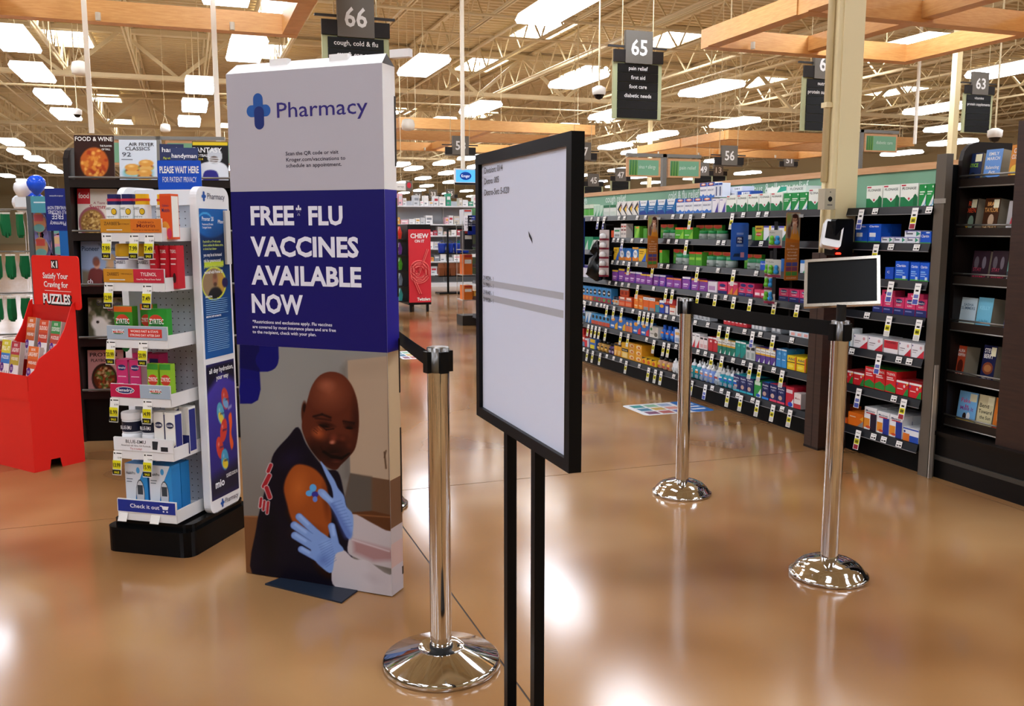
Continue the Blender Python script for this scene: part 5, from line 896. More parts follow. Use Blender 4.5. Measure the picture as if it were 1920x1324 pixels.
prod(6,1592,1612,1,26,'e4641c',[('r',.1,.6,.6,.7,'f2c8a0')],'plain orange vitamin carton',dx=.08); prod(6,1604,1635,1,25,'e8731e',[('p',[(.6,0),(1,0),(1,.5)],'8a8a86'),('r',.1,.65,.5,.72,'fbe0c0'),('p',[(.75,.6),(1,.45),(1,.85)],'f2b03a')],'orange vitamin carton with grey corner',deep=2); prod(6,1590,1604,1,9,'dd5a1a',[],'flat orange carton')
mu=lambda c:[('r',.5,0,1,.75,c),('r',0,.08,.46,.5,'e8922e'),('r',0,.5,.46,.66,'f0f0f2'),('t','Mucinex',.5,.8,.76,.09,'22305a'),('r',.15,.72,.85,.77,'c02c3c'),('e',.35,.12,.2,.06,'d8502a')]
prod(6,1635,1660,1,44,'ececec',mu('2a2030'),'white cold carton with black panel',deep=3); prod(6,1660,1710,2,43,'ececec',mu('2a3a90'),'white cold carton with blue panel',deep=3,top='e8e8ea'); prod(6,1711,1743,1,27,'eceef4',[('r',.0,0,.42,.55,'e0782a'),('r',.42,0,1,.45,'2a50b0'),('r',0,.85,1,.95,'3a5ab8'),('e',.1,.68,.06,.09,'2a3a80')],'small blue white and orange carton',deep=3,top='eceef4')
def c_name(h):
    r,g_,b_=[int(h[i:i+2],16) for i in (0,2,4)]
    if min(r,g_,b_)>200: return 'white'
    if r>g_+60 and r>b_+60: return 'orange' if g_>110 else 'red'
    if r>190 and g_>140: return 'yellow'
    return 'green' if g_>b_ and g_>r else ('purple' if r>g_ else 'blue')
# hidden stretch behind the framed sheet keeps plain stock
m=MB()
for k_,(zz,hh,cs) in enumerate(((1.4655,.13,('dfe6ea','3f9a6e','2f6fb4')),(1.1405,.13,('e0a040','e8e8e6','6a3f9a')),(.8655,.12,('d8506a','2a78c8','e6e2d8')),(.6405,.12,('e07a3a','4aa0c8','c23a3a')),(.4155,.11,('2a62b8','e8c23a','d8dce0')),(.1655,.12,('c83a34','e6b02e','3a8a5a')))):
    for q in range(26):
        ya=8.62+q*.11; c=cs[(q//3+k_)%3]; x=GXF+.03; m.box(x,ya,zz,x+.08,ya+.1,zz+hh,C(c,.4))
        for a,c0,d0 in ((.5,.78,'f0eee8'),(.18,.3,'5a6068')): m.add([(x-.0006,ya+.09,zz+hh*a),(x-.0006,ya+.01,zz+hh*a),(x-.0006,ya+.01,zz+hh*c0),(x-.0006,ya+.09,zz+hh*c0)],[(0,1,2,3)],C(d0))
m.build('carton_stock',None,label='packed cartons filling the far medicine shelves behind the framed sheet',cat='stock',kind='stuff')
# far bay cartons on its two middle shelves
prod(1,1093,1112,2,24,'2fa070',[('p',[(.3,0),(1,0),(1,.8)],'c8e8d8')],'mint green cough carton',zo=1.1405,lz='second'); prod(1,1112,1124,2,19,'dfe6e2',[('r',0,0,1,.6,'e07a4a')],'white and orange cough carton',zo=1.1405,lz='second')
prod(2,1077,1092,2,22,'e6eaf0',[('r',0,0,1,.3,'2a5ab8'),('r',.1,.7,.9,.8,'3a4a6a')],'white cough carton with blue waves',zo=.8655,lz='third'); prod(2,1093,1103,1,22,'e2e2ee',[('r',0,.8,1,1,'4a3f9a')],'white cough carton with violet top',zo=.8655,lz='third')
# ---- price tags
def tagmesh(kind):
    m=MB()
    if kind=='w': m.poly([(-.022,0),(.022,0),(.022,.034),(-.022,.034)],TAGW,0); m.poly([(-.016,.006),(.0,.006),(.0,.013),(-.016,.013)],C('4a4a4a'),-.0006); m.poly([(.004,.006),(.018,.006),(.018,.015),(.004,.015)],TAGK,-.0006); m.poly([(-.014,.024),(.016,.024),(.016,.027),(-.014,.027)],C('8a8a8a'),-.0006)
    else:
        for a in (0,1): m.add([(-.022,.0005*a,.03),(.022,.0005*a,.03),(.017,-.015+.0005*a,-.085),(-.027,-.015+.0005*a,-.085)],[(3,2,1,0) if a==0 else (0,1,2,3)],TAGW)
        def band(z0,z1,c,w=.019):
            f=lambda z:(-.005*(.03-z)/.115,-.015*(.03-z)/.115-.0008)
            (xa,ya),(xb,yb_)=f(z0),f(z1); m.add([(xa-w,ya,z0),(xa+w,ya,z0),(xb+w,yb_,z1),(xb-w,yb_,z1)],[(0,1,2,3)],c)
        band(.012,.016,C('8a8a8a'),.015); band(-.014,-.004,TAGK,.011)
        if kind in 'yr': band(-.052,-.02,TAGY); band(-.045,-.028,C('3a3a10'),.013)
        band(-.082,-.056,C({'y':'c9c9c2','r':'9a2a38','b':'4a56a8'}[kind]),.018)
        if kind=='b': band(-.05,-.03,C('6a74b8'),.016)
    return m.mesh('price_tag')
TM={k_:tagmesh(k_) for k_ in 'wyrb'}
TAGP=[dict(w=[1108,1133,1159,1169,1193,1208,1259,1275,1316,1390,1418,1433,1635,1735],b=[1122,1133,1612],y=[1294,1372],r=[1712]),
 dict(w=[1150,1158,1184,1202,1252,1267,1345,1355,1425,1716,1740,1668],b=[1168],y=[1288],r=[1643]),
 dict(w=[1148,1158,1169,1194,1240,1252,1285,1346,1418],y=[1181,1226,1310,1378],b=[1675,1726]),
 dict(w=[1143,1155,1167,1179,1226,1329,1362,1630],y=[1198,1252,1264,1312,1345,1380,1411,1457,1500,1675,1732]),
 dict(w=[1094,1108,1120,1128,1134,1188,1240,1250,1265,1306,1330,1400,1430,1490,1605,1695,1715],y=[1141,1154,1169,1203,1211,1219,1228,1355,1371,1457],b=[1087,1099,1418,1660]),
 dict(w=[1092,1215,1271,1313,1327,1380,1400,1458,1690],y=[1078,1106,1113,1120,1127,1139,1168,1182,1231,1250,1259,1342,1361,1416,1434,1477],b=[1625],r=[1712]),
 dict(w=[1076,1083,1096,1140,1153,1167,1202,1268,1342,1360,1391,1420,1477,1655,1675,1705],y=[1105,1115,1129,1179,1222,1235,1246,1305,1375,1400,1432,1462,1495],b=[1331],r=[1628])]
for s_,dd in enumerate(TAGP):
    for kd,xs in dd.items():
        for x in xs:
            Y=float(onx(x,500,GXF)[1]); k=bay_of(Y)
            if k is None: continue
            zs=FARZ if k>=3 else SHZ; si=s_ if k<3 else {0:0,1:1,2:2,3:2,4:3,5:4,6:5}[s_]
            tg=link('price_tag',TM[kd],bays[k][3][si],(bays[k][2]-Y,-.0035 if kd=='w' else -.006,zs[si]-.039 if kd=='w' else zs[si]-.04))
            if kd=='w': tg.rotation_euler=(rad(-14),0,0)
# end upright between shelving and bookcase
b=MB(); b.box(0,0,0,.066,.045,1.73,C('6b6359',.4,.4)); b.box(-.002,-.003,1.475,.078,0,1.5,C('b8b4ac',.3,.7)); b.box(.076,-.004,.0,.082,.02,.62,C('c9c4ba',.3,.6))
b.build('end_post',None,loc=(3.738,3.832,0),rz=-PI/2,label='grey metal end post between the medicine shelving and bookcase',cat='post')
# second, further shelving run whose top carries the diabetic care blade
t=thing('shelving_run','plain black shelving run behind the medicine shelving','shelving',(6.6,8,0))
MB().box(-.4,-3.5,.1,.4,4,.14,BLK).build('base_shelf',t); MB().box(-.03,-3.5,0,.03,4,1.69,BLK).build('spine',t); MB().box(-.05,-3.5,1.69,.05,4,1.726,M_TRIM).build('wood_trim',t)
for z in (.5,.9,1.3): MB().box(-.38,-3.5,z,.38,4,z+.03,BLK).build('shelf',t)
# ================================================================ BOOKCASE
BKX=3.88; KFm=Fr((BKX,3.82),-PI/2); bk=thing('bookcase','dark brown paperback bookcase with metal railed shelves','bookcase',(BKX,3.82,0),-PI/2); LBK=.95
DB=C('1c1310',.4,spec=.3)
sp=[(0,.0),(.34,0),(.34,1.8),(.1,1.8),(.045,1.785),(.012,1.75),(.0,1.7)]
m=MB(); m.prism(sp,-.013,.013,DB); xf(m,Matrix.Translation((.0,.005,0))@Matrix.Rotation(PI/2,4,'Z')); m.build('side_panel',bk)
m=MB(); m.box(.405,-.06,.2,.60,.02,1.86,M_BROWN); m.build('front_panel',bk)
m=MB(); m.prism(sp,-.013,.013,DB); xf(m,Matrix.Translation((LBK-.013,.005,0))@Matrix.Rotation(PI/2,4,'Z')); m.build('side_panel',bk)
MB().box(.013,.28,.0,LBK-.026,.31,1.72,C('0d0807',.6,spec=.2)).build('back_panel',bk)
for z in (1.622,1.366,1.11,.862,.585,.34):
    b=MB(); b.box(.013,.015,z-.06,LBK-.026,.28,z-.045,DB); sh=b.build('shelf',bk)
    MB().box(.013,0,z-.062,.405,.014,z-.018,C('3a302a',.35,.4)).build('lip',sh); MB().tube([(.013,-.006,z-.004),(.405,-.006,z-.004)],.005,STEELG,8).build('rail',sh); MB().tube([(.013,-.004,z-.062),(.405,-.004,z-.062)],.004,STEELG,6).build('lower_rail',sh)
b=MB(); b.box(-.013,-.09,0,LBK,.28,.235,C('080707',.35,spec=.3)); base=b.build('plinth',bk); b=MB(); b.box(-.018,-.105,.235,LBK,.02,.258,C('120d0b',.3)); b.build('ledge',base); b=MB(); b.box(0,-.1,.1,LBK,-.09,.125,C('55534e',.3,.6)); b.build('bumper',base)
BFp=Fr((BKX+.05,3.82),-PI/2)
def book(x0,y0,x1,row,cov,dec,label,thick=.06,tilt=rad(-7)):
    z=(1.622,1.366,1.11,.862,.585,.34)[row]-.044; a,_=BFp.pl(x0,y0); c,_=BFp.pl(x1,y0); top=BFp.pl((x0+x1)/2,y0)[1]; w=c-a; h=top-z
    o=KOF(BFp,a,0,z); t=thing('paperback_book',label,'book',o,-PI/2); M_=Matrix.Rotation(tilt,4,'X')
    m=MB(); m.box(0,0,0,w,.002,h,C(cov,.3)); m.deco(w,h,dec,-.0006); xf(m,M_).build('cover',t); xf(MB().box(.001,.002,.001,w-.001,thick,h-.002,C('a89c86',.8)),M_).build('pages',t)
W_='f2eee6'
STK=('r',.6,.72,.96,.96,'eee6c0')
book(1807,287,1839,0,'1c2c52',[('t','JUSTICE',.45,.55,.7,.12,'9ad02a'),('e',.55,.2,.2,.18,'0e1420'),('r',0,0,1,.15,'141c30'),STK],'night blue thriller paperback on the topmost bookcase shelf')
book(1845,279,1876,0,'6a98d8',[('t','EMILY',.5,.82,.6,.1,W_),('t','MARCH',.5,.68,.76,.1,W_),('t','Balancing',.5,.42,.8,.1,W_),('t','Act',.5,.28,.4,.1,W_),('p',[(0,0),(1,0),(1,.2),(.6,.1),(0,.25)],'2a4a5a')],'sky blue romance paperback on the topmost bookcase shelf',.1)
book(1893,270,1916,0,'d8882a',[('t','CLIVE',.55,.78,.7,.13,W_),('t','CUSSLER',.55,.62,.9,.12,W_),('e',.5,.3,.4,.16,'f2c84a'),('r',0,0,1,.18,'6a2f14')],'sunset orange adventure paperback on the topmost bookcase shelf')
book(1803,371,1829,1,'241c18',[('t','HARLAN',.5,.78,.9,.14,'e2502a'),('t','COBEN',.5,.58,.9,.14,'e2502a'),('t','THE',.35,.12,.5,.14,'e8b02a'),('e',.7,.3,.2,.2,'8aa08a'),STK],'black thriller paperback with orange lettering on second bookcase shelf',.07)
book(1843,371,1871,1,'4a2a18',[('t','BRAD',.5,.78,.6,.12,'e8a85a'),('t','TAYLOR',.5,.6,.9,.13,'e8a85a'),('t',"THE DEVIL'S",.5,.1,.94,.11,'e8c08a'),('e',.55,.36,.2,.18,'c8a888'),STK],'brown thriller paperback with tan lettering on second bookcase shelf',.08)
book(1888,376,1912,1,'b8b4b4',[('p',[(.5,.75),(.8,.25),(.25,.25)],'c83a48'),('t','MATTER',.5,.08,.86,.11,W_)],'grey paperback with red cloaked figure on second bookcase shelf')
sa=[('e',.25,.62,.14,.2,'5a5258'),('e',.7,.62,.12,.2,'6a6068'),('t','STAY',.35,.34,.5,.12,'a83a50'),('t','AWAKE',.5,.12,.8,.13,'c23a52')]
book(1822,470,1853,2,'2e1c24',sa,'dark maroon paperback nearer the grey post on third bookcase shelf',.03); book(1857,470,1887,2,'2e1c24',sa,'dark maroon paperback next to the teal one on third bookcase shelf',.03)
book(1889,466,1906,2,'6ab0a4',[('t','BLO',.5,.75,.8,.13,'c8303c'),('t','RA',.6,.58,.6,.13,'c8303c'),('r',0,0,1,.35,'2a3a44'),('t','JAMES',.5,.06,.9,.12,W_)],'teal paperback with red lettering on third bookcase shelf')
book(1799,558,1829,3,'c8dce4',[('t','SASHA',.5,.72,.6,.09,'4a6a88'),('t','SUMMERS',.5,.6,.84,.1,'4a6a88'),('r',0,0,1,.15,'d8dca8')],'pale grey blue romance paperback on fourth bookcase shelf',.07)
book(1831,558,1859,3,'7cc4de',[('t','KELLY',.5,.62,.7,.12,'9adcf0'),('t','in the Key',.5,.24,.6,.07,'4a88a8')],'light turquoise paperback on fourth bookcase shelf',.1)
book(1884,562,1899,3,'5a6ab8',[('t','Bl',.5,.6,.6,.2,W_),('t','Game',.5,.2,.9,.16,W_),('r',.0,.3,1,.5,'d8dcec')],'violet blue paperback on fourth bookcase shelf')
book(1790,648,1808,4,'b8482a',[('t','LAURA',.5,.8,.8,.1,W_),('t','GRIFFIN',.5,.67,.9,.1,W_),('e',.6,.35,.3,.22,'5a2014'),('t',"LIAR'S",.5,.04,.9,.1,W_)],'rust red suspense paperback on fifth bookcase shelf',.1)
sb=[('t','STEVE',.45,.8,.7,.12,W_),('t','BERRY',.45,.65,.7,.12,W_),('e',.5,.38,.4,.17,'7a3a20'),('e',.5,.38,.28,.1,'a86a3a'),('t','THE LAST',.5,.06,.8,.1,W_)]
book(1840,648,1865,4,'1a1e44',sb+[STK],'black and bronze thriller paperback with price sticker on fifth shelf',.08); book(1880,652,1893,4,'22306a',sb,'blue and bronze thriller paperback by the front panel on fifth shelf')
book(1795,735,1830,5,'7ab4e0',[('t','Fake',.4,.66,.5,.13,'c83a7a'),('t','It',.5,.5,.2,.1,'c83a7a'),('t','Make It',.5,.42,.7,.12,'8a3a9a'),('e',.42,.22,.1,.12,'2a1a14'),('e',.62,.24,.1,.13,'f0f0f0'),('r',0,0,1,.14,'c8a83a'),STK],'sky blue paperback with couple in field on lowest bookcase shelf',.03)
book(1832,742,1861,5,'d8cca0',[('t','Bend',.4,.62,.6,.13,'2a2418'),('t','Toward',.5,.44,.86,.12,'2a2418'),('t','the Sun',.55,.27,.7,.11,'2a2418'),STK],'cream literary paperback on lowest bookcase shelf',.03); book(1863,748,1887,5,'d8782a',[('e',.55,.5,.3,.35,'e8c89a'),('e',.5,.75,.14,.12,'4a2414'),('r',0,0,1,.15,'b03a2a')],'orange romance paperback with embracing couple on lowest bookcase shelf')
# ================================================================ PRICE CHECKER ON THE COLUMN
t=thing('price_scanner','black price checker with tilted white screen unit on column','scanner',(3.575,4.47,0))
MB().prism(rrect(-.02,1.185,.11,1.40,.015),-.09,0.,C('0b0b0c',.3,spec=.12)).build('housing',t)
Ms=Matrix.Translation((-.045,-.08,1.235))@Matrix.Rotation(rad(-24),4,'Z')@Matrix.Rotation(rad(-22),4,'X')@Matrix.Rotation(rad(12),4,'Y')
xf(MB().prism(rrect(-.055,0,.055,.165,.018),-.02,.03,C('eef0f2',.25)),Ms).build('screen_unit',t); xf(MB().prism(rrect(-.042,.045,.044,.152,.006),-.0225,-.0195,C('14161a',.1)),Ms).build('screen',t)
MB().tube([(-.035,-.02,1.25),(-.04,-.07,1.27)],.02,C('0e0e0e'),8).build('bracket',t); m=MB(); m.lathe([(.014,1.195),(.016,1.2),(.01,1.206)],C('ff2010',.3,0,6.),12,-.0,-.1); m.build('red_scan_light',t)
# ================================================================ SHELF TALKERS AND CLIP STRIPS (stick out from the shelf edge)
def woman(p):
    p.im[:]=np.array([150,140,120])/255.; p.ell(15,80,30,24,(140,150,70),.8); p.ell(70,95,40,14,(190,186,176),.9)
    p.poly([(30,55),(42,82),(60,97),(82,92),(90,70),(84,50),(70,60),(50,58)],(64,32,26),2); p.ell(60,74,19,15,(206,150,120),.12); p.ell(62,90,24,9,(60,30,24),.3); p.cap((50,77),(58,76),1.2,(60,30,26),1.); p.cap((66,76),(74,77),1.2,(60,30,26),1.)
    p.poly([(34,0),(38,30),(46,44),(78,44),(92,28),(100,0)],(216,140,46),2); p.ell(56,62,15,9,(230,206,190),.2); p.ell(68,60,14,8,(222,176,150),.3); p.cap((54,36),(56,58),7,(208,156,126),2.); p.cap((72,36),(68,58),7,(202,150,120),2.); p.poly([(0,0),(100,0),(100,8),(0,16)],(196,110,36),1.5,False); p.ell(22,36,16,28,(96,50,38),.4,.8)
def talker(pxc,X0,X1,z0,z1,label,k):
    Y=float(onx(pxc,450,(X0+X1)/2)[1]); t=thing('hanging_tag',label,'tag',(X0,Y,0)); w=X1-X0; m=MB(); m.prism(rrect(0,z0,w,z1,.008),-.001,.001,C('b5692a',.4)); cd_=m.build('card',t)
    zm=z0+(z1-z0)*.56; picture('photo_print',cd_,.002,zm,w-.002,z1-.003,26,44,woman,y=-.0016)
    m=MB()
    for i,(tx,ww) in enumerate((('When',.3),('Over-the-Counter',.8),('isn\'t enough',.6),('Try an added',.7),('decongestant.',.7))): m.text(tx,w/2,zm-.026-i*.02,.011,C('f2dcc0'),-.0018,w=w*ww,align='c',bold=.01 if i>2 else 0)
    for i in range(2):
        for j,c in enumerate(('4a4a8a','7a3a5a','4a8a3a')): m.poly([(w*(.1+.42*i),z0+.03+.03*(2-j)),(w*(.48+.42*i),z0+.03+.03*(2-j)),(w*(.48+.42*i),z0+.055+.03*(2-j)),(w*(.1+.42*i),z0+.055+.03*(2-j))],C(c),-.0018)
    m.text('ask your pharmacist',w/2,z0+.012,.009,C('f2dcc0'),-.0018,w=w*.7,align='c'); m.build('print',cd_); MB().box(w-.012,-.004,z1-.03,w+.02,.004,z1-.01,C('e8e8e8',.2)).build('clip',t)
talker(1224,3.608,3.705,1.02,1.45,'orange hanging tag with sneezing woman above the violet heartburn cartons',0); talker(1486,3.595,3.702,1.015,1.445,'orange hanging tag with sneezing woman beside the price checker',1)
Y=float(onx(1386,455,3.64)[1]); t=thing('hanging_sign','blue rounded benefits card sticking out from the medicine shelves','sign',(3.572,Y,0)); m=MB(); m.prism(rrect(0,1.125,.142,1.385,.012),-.001,.001,C('2a56a8',.35)); cd_=m.build('card',t)
m=MB(); m.poly(rrect(.042,1.24,.1,1.29,.008),C('16245c'),-.0016); m.text('FSA',.071,1.268,.015,WHITE,-.002,w=.034,align='c',bold=.02); m.text('HSA',.071,1.247,.015,WHITE,-.002,w=.034,align='c',bold=.02)
for i,z in enumerate((1.312,1.304,1.23,1.222)): m.poly([(.045,z),(.1,z),(.1,z+.003),(.045,z+.003)],C('a8bce8'),-.0016)
m.poly([(.02,1.15),(.075,1.15),(.075,1.172),(.03,1.172)],C('20304a'),-.0016); m.poly([(.08,1.145),(.11,1.145),(.11,1.18),(.08,1.18)],C('c88a9a'),-.0018); m.build('print',cd_); MB().box(.14,-.003,1.27,.165,.003,1.3,C('e8e8e8',.2)).build('clip',t)
# blue sidekick cards
Y=float(onx(1086,450,3.64)[1]); t=thing('hanging_sign','tall dark blue card strip beyond the clip strip of cups','sign',(3.58,Y,0)); m=MB()
m.box(0,-.001,.97,.12,.001,1.45,C('1c3478',.4)); cd_=m.build('card',t); m=MB(); m.ell(.06,1.40,.02,.022,C('9ab83a'),-.0016); m.ell(.06,1.335,.04,.02,C('6a4a3a'),-.0016); m.text('BUY 2',.06,1.275,.022,C('d8c83a'),-.0016,w=.08,align='c',bold=.02); m.poly([(.0,1.25),(.12,1.25),(.12,1.256),(0,1.256)],C('0a1030'),-.0016); m.poly([(.05,1.16),(.08,1.16),(.08,1.2),(.05,1.2)],C('d8dce8'),-.0016); m.poly([(.08,1.09),(.105,1.09),(.105,1.125),(.08,1.125)],C('b83a3a'),-.0016); m.text('SAVE',.06,1.0,.022,C('9ab83a'),-.0016,w=.08,align='c',bold=.02); m.build('print',cd_)
def strip(pxc,X,z1,n,dz,build,label,ang):
    Y=float(onx(pxc,480,X)[1]); t=thing('clip_strip',label,'clip strip',(X,Y,0),ang); MB().box(-.012,0,z1-n*dz-.02,.012,.002,z1+.07,C('1a1a1c')).build('strap',t); MB().box(-.006,.0,z1+.05,.006,(3.728-X)/math.sin(-ang),z1+.062,C('1a1a1c')).build('hook',t)
    for i in range(n): build(t,z1-i*dz)
def pac(t,z):
    m=MB(); m.prism(rrect(-.045,z-.1,.045,z+.015,.006),-.004,0,C('b9b8b0',.35)); pk_=m.build('pack_card',t); m=MB(); m.text('Pacifier',-.02,z-.005,.008,C('3a3034'),-.005,w=.036,align='c'); m.poly([(-.045,z-.1),(.045,z-.1),(.045,z-.085),(-.045,z-.085)],C('8a2a48'),-.0046); m.build('print',pk_)
    for x,c in ((-.017,'5fae2a'),(.02,'2a86c8')):
        m=MB(); m.lathe([(.004,z-.08),(.017,z-.075),(.019,z-.06),(.01,z-.05),(.012,z-.045),(.014,z-.035),(.01,z-.022),(.002,z-.02)],C(c,.2),12,x,-.018); m.build('pacifier',pk_)
strip(1453,3.60,1.32,2,.19,pac,'clip strip of green and blue pacifier packs beside the tag',rad(-60)); strip(1446,3.64,1.13,3,.09,pac,'second clip strip of pacifier packs hanging lower behind',rad(-75))
def cup(t,z):
    m=MB(); m.prism(rrect(-.05,z-.085,.05,z+.01,.006),-.004,0,C('c2b4b2',.35)); pk_=m.build('pack_card',t); m=MB(); m.poly([(-.05,z-.085),(.05,z-.085),(.05,z-.068),(-.05,z-.068)],C('8a2a40'),-.0046); m.build('red_band',pk_); m=MB(); m.lathe([(.03,z-.066),(.034,z-.05),(.028,z-.03),(.012,z-.02)],C('d4d2d0',.15),12,0,-.03); m.build('clear_cup',pk_)
strip(1133,3.60,1.325,5,.083,cup,'clip strip of clear medicine cups with red bands',rad(-55))
m=MB(); prf=[(.005,.86),(.05,.87),(.085,.92),(.09,.99),(.06,1.06),(.03,1.09),(.05,1.14),(.045,1.19),(.02,1.22),(.004,1.225)]
m.lathe(prf,C('0c0c0d',.25),16); rg=np.random.default_rng(5); m.v=[(x*(1+.22*rg.standard_normal()),y*(1+.22*rg.standard_normal()),z+.008*rg.standard_normal()) for x,y,z in m.v]; Y=float(onx(1117,480,3.64)[1])
o=m.build('plastic_bag',None,loc=(3.655,Y,0),label='crumpled black plastic bag hanging by the clip strip of cups',cat='bag'); MB().box(-.004,-.004,1.2,.068,.004,1.222,C('1a1a1c')).build('hook',o)
# ================================================================ FLOOR DECALS
def decal(q,label,blue):
    A=[onz(*p)[:2] for p in q]; x0,x1=min(a[0] for a in A),max(a[0] for a in A); y0,y1=min(a[1] for a in A),max(a[1] for a in A)
    t=thing('floor_decal',label,'decal',(x0,y0,0)); w,h=x1-x0,y1-y0; MB().prismz(rrect(0,0,w,h,.04),.0,.0012,C('e6e9ee',.3)).build('sheet',t); m=MB()
    if blue: m.prismz(rrect(w*.7,.0,w,h,.04),.0012,.0016,C('2f74c8',.3))
    cols=['7a4a6a','3a7a9a','2a8a8a','b0605a','c8a85a','88b89a','5a6ab0','d89a90','9ab0d0']
    for i in range(3):
        for j in range(3): m.box(w*(.08+.2*i),h*(.08+.3*j),.0012,w*(.24+.2*i),h*(.3+.3*j),.0018,C(cols[i*3+j]))
    if blue:
        for k_ in range(3): m.box(w*.75,h*(.2+.22*k_),.0016,w*.95,h*(.3+.22*k_),.002,C('dfe8f4'))
    m.build('print',t)
decal([(1167,762),(1215,778),(1340,770),(1290,752)],'white and blue picture decal on the floor beside medicine shelves',True); decal([(752,672),(800,672),(752,659),(800,659)],'worn colourful decal on the floor seen behind the belt',False)
# ================================================================ LEFT BACKGROUND
SLY=7.5; SR=rad(-8); SF2=Fr((-1.09,SLY),SR); t=thing('sandal_rack','grey framed sandal rack with teal header behind the red display','rack',(-1.09,SLY,0),SR)
for x in (0,.58): MB().box(x,0,0,x+.03,.04,1.58,C('5d6468',.4,.5)).build('post',t)
MB().box(.03,.16,.08,.58,.18,1.46,C('101216',.6)).build('back_panel',t); b=MB(); b.box(.03,0,1.46,.58,.02,1.58,C('4f9aa8',.4)); h_=b.build('header',t); m=MB(); m.ell(.2,1.52,.04,.045,C('cfe6ea'),-.001); m.text('tot',.2,1.505,.03,C('2f7a88'),-.0015,w=.05,align='c'); m.poly([(.05,1.53),(.13,1.53),(.13,1.54),(.05,1.54)],C('cfe6ea'),-.001); m.build('print',h_)
MB().box(-.02,-.02,0,.63,.24,.08,C('3a3f42')).build('base',t)
def sandal(cx,cz,c1,c2,lab):
    a,z=SF2.pl(cx,cz,.1); o=KOF(SF2,a,.11,z); t=thing('sandal_pair',lab,'sandals',o,SR)
    for sx in (-1,1):
        pts=[]
        for i in range(16):
            u=2*PI*i/16; rr=.032+.008*math.sin(u)+.0*u; pts.append((sx*.04+rr*math.cos(u)+sx*.008*math.sin(u),.105*math.sin(u)))
        MB().prism(pts,0,.014,C('8a84b8',.6)).build('sole',t); m=MB(); m.tube([(sx*.04-.026,-.004,-.03),(sx*.04,-.02,.045),(sx*.04+.026,-.004,-.03)],.006,C('a8a0c8'),6); m.build('strap',t)
    m=MB(); m.ell(0,-.01,.05,.075,C(c1),-.018,18); m.poly([(-.03,.0),(.03,.0),(.03,.05),(-.03,.05)],C(c2),-.0185); m.ell(0,-.05,.038,.03,C('7ab8b0'),-.0184,14); m.build('paper_insert',t); MB().tube([(0,.0,.07),(0,0.0,.115),(0,.055,.115)],.003,C('c83a48'),5).build('hanger',t)
sandal(73,415,'d8906a','e2686a','lilac flip-flops on the upper hook of sandal rack'); sandal(77,461,'c89a6a','d8584a','lilac flip-flops with red insert below, near the rack post'); sandal(110,457,'e8a8b8','e8c08a','lilac flip-flops with pink insert below, near the blue sign'); sandal(103,418,'c8a0a8','d88a7a','lilac flip-flops partly behind the upside-down blue sign')
VF=Fr((-.9,7.0),rad(-8)); a0,zt=VF.pl(83,353); a1,_=VF.pl(126,353); zb=VF.pl(100,433)[1]
t=thing('hanging_sign','dark blue vaccine sign hung upside down before the sandal rack','sign',(-.9,7.0,0),rad(-8)); m=MB(); m.box(a0,0,zb,a1,.004,zt,C('1d2a7c',.4)); cd_=m.build('card',t); xm=(a0+a1)/2; m=MB(); hh=zt-zb
for tx,f,s_,w_ in (('Pharmacy',.12,.028,.7),('FREE',.27,.04,.5),('FLU VACCINES',.4,.024,.8),('AVAILABLE NOW',.5,.024,.85),('schedule an appointment',.8,.01,.6)): m.text(tx,xm,zb+hh*f+s_,s_,C('dfe2f2'),-.0015,w=(a1-a0)*w_,align='c',bold=.01,rot=PI)
m.build('print',cd_)
MB().box(xm-.05,.004,0,xm-.035,.012,zt,C('26283a')).build('pole',t); MB().box(xm-.15,-.1,0,xm+.06,.12,.02,C('26283a')).build('foot',t)
b=MB(); b.box(a1-.07,-.002,zb-.3,a1-.005,.004,zb,C('1f6fc0',.4)); b.build('lower_card',t)
# glove rack
t=thing('glove_rack','chrome peg rack hung with green garden gloves','rack',(-1.45,8.2,0))
for x in (-.5,.45): MB().tube([(x,.2,0),(x,.2,1.62)],.014,STEELG,8).build('upright',t)
for z in (1.5,1.16,.82,.48): MB().tube([(-.5,.2,z),(.45,.2,z)],.008,STEELG,6).build('crossbar',t)
MB().box(-.55,.0,0,.5,.4,.05,C('8a8a86')).build('base',t); MB().box(.15,.18,1.52,.4,.2,1.6,C('eceef0')).build('header',t)
def glove(m_col):
    m=MB(); pts=[(-.032,.0),(-.036,-.06),(-.045,-.1),(-.04,-.15),(-.03,-.2),(-.018,-.21),(-.012,-.17),(-.004,-.22),(.008,-.225),(.014,-.175),(.022,-.21),(.034,-.2),(.038,-.14),(.034,-.07),(.03,0)]
    m.prism(pts[::-1],-.018,.018,C(m_col,.75)); m.prism(rrect(-.034,-.012,.034,.004,.003),-.021,.021,C('d8d4c4')); return m.mesh('garden_glove')
GM={'green':glove('0f6b3a'),'red':glove('8a3428')}
hk=MB().tube([(0,0,-.01),(0,0,.02),(0,.2,.02)],.003,STEELG,5).mesh('hook')
for r,z in enumerate((1.47,1.14,.8,.46)):
    for i in range(7):
        x=-1.74+.098*i+.015*(r%2); c_='green' if r<3 else 'red'
        o=link('garden_glove',GM[c_],None,(x,8.2+.02*(i%2),z),rad(32*((i*7+r*3)%5-2)),('dark green garden glove hanging on the chrome peg rack' if c_=='green' else 'brown red garden glove hanging lowest on the peg rack'),'glove','%s gloves on the peg rack'%c_); o.scale=(.85,1,.88); link('hook',hk,o)
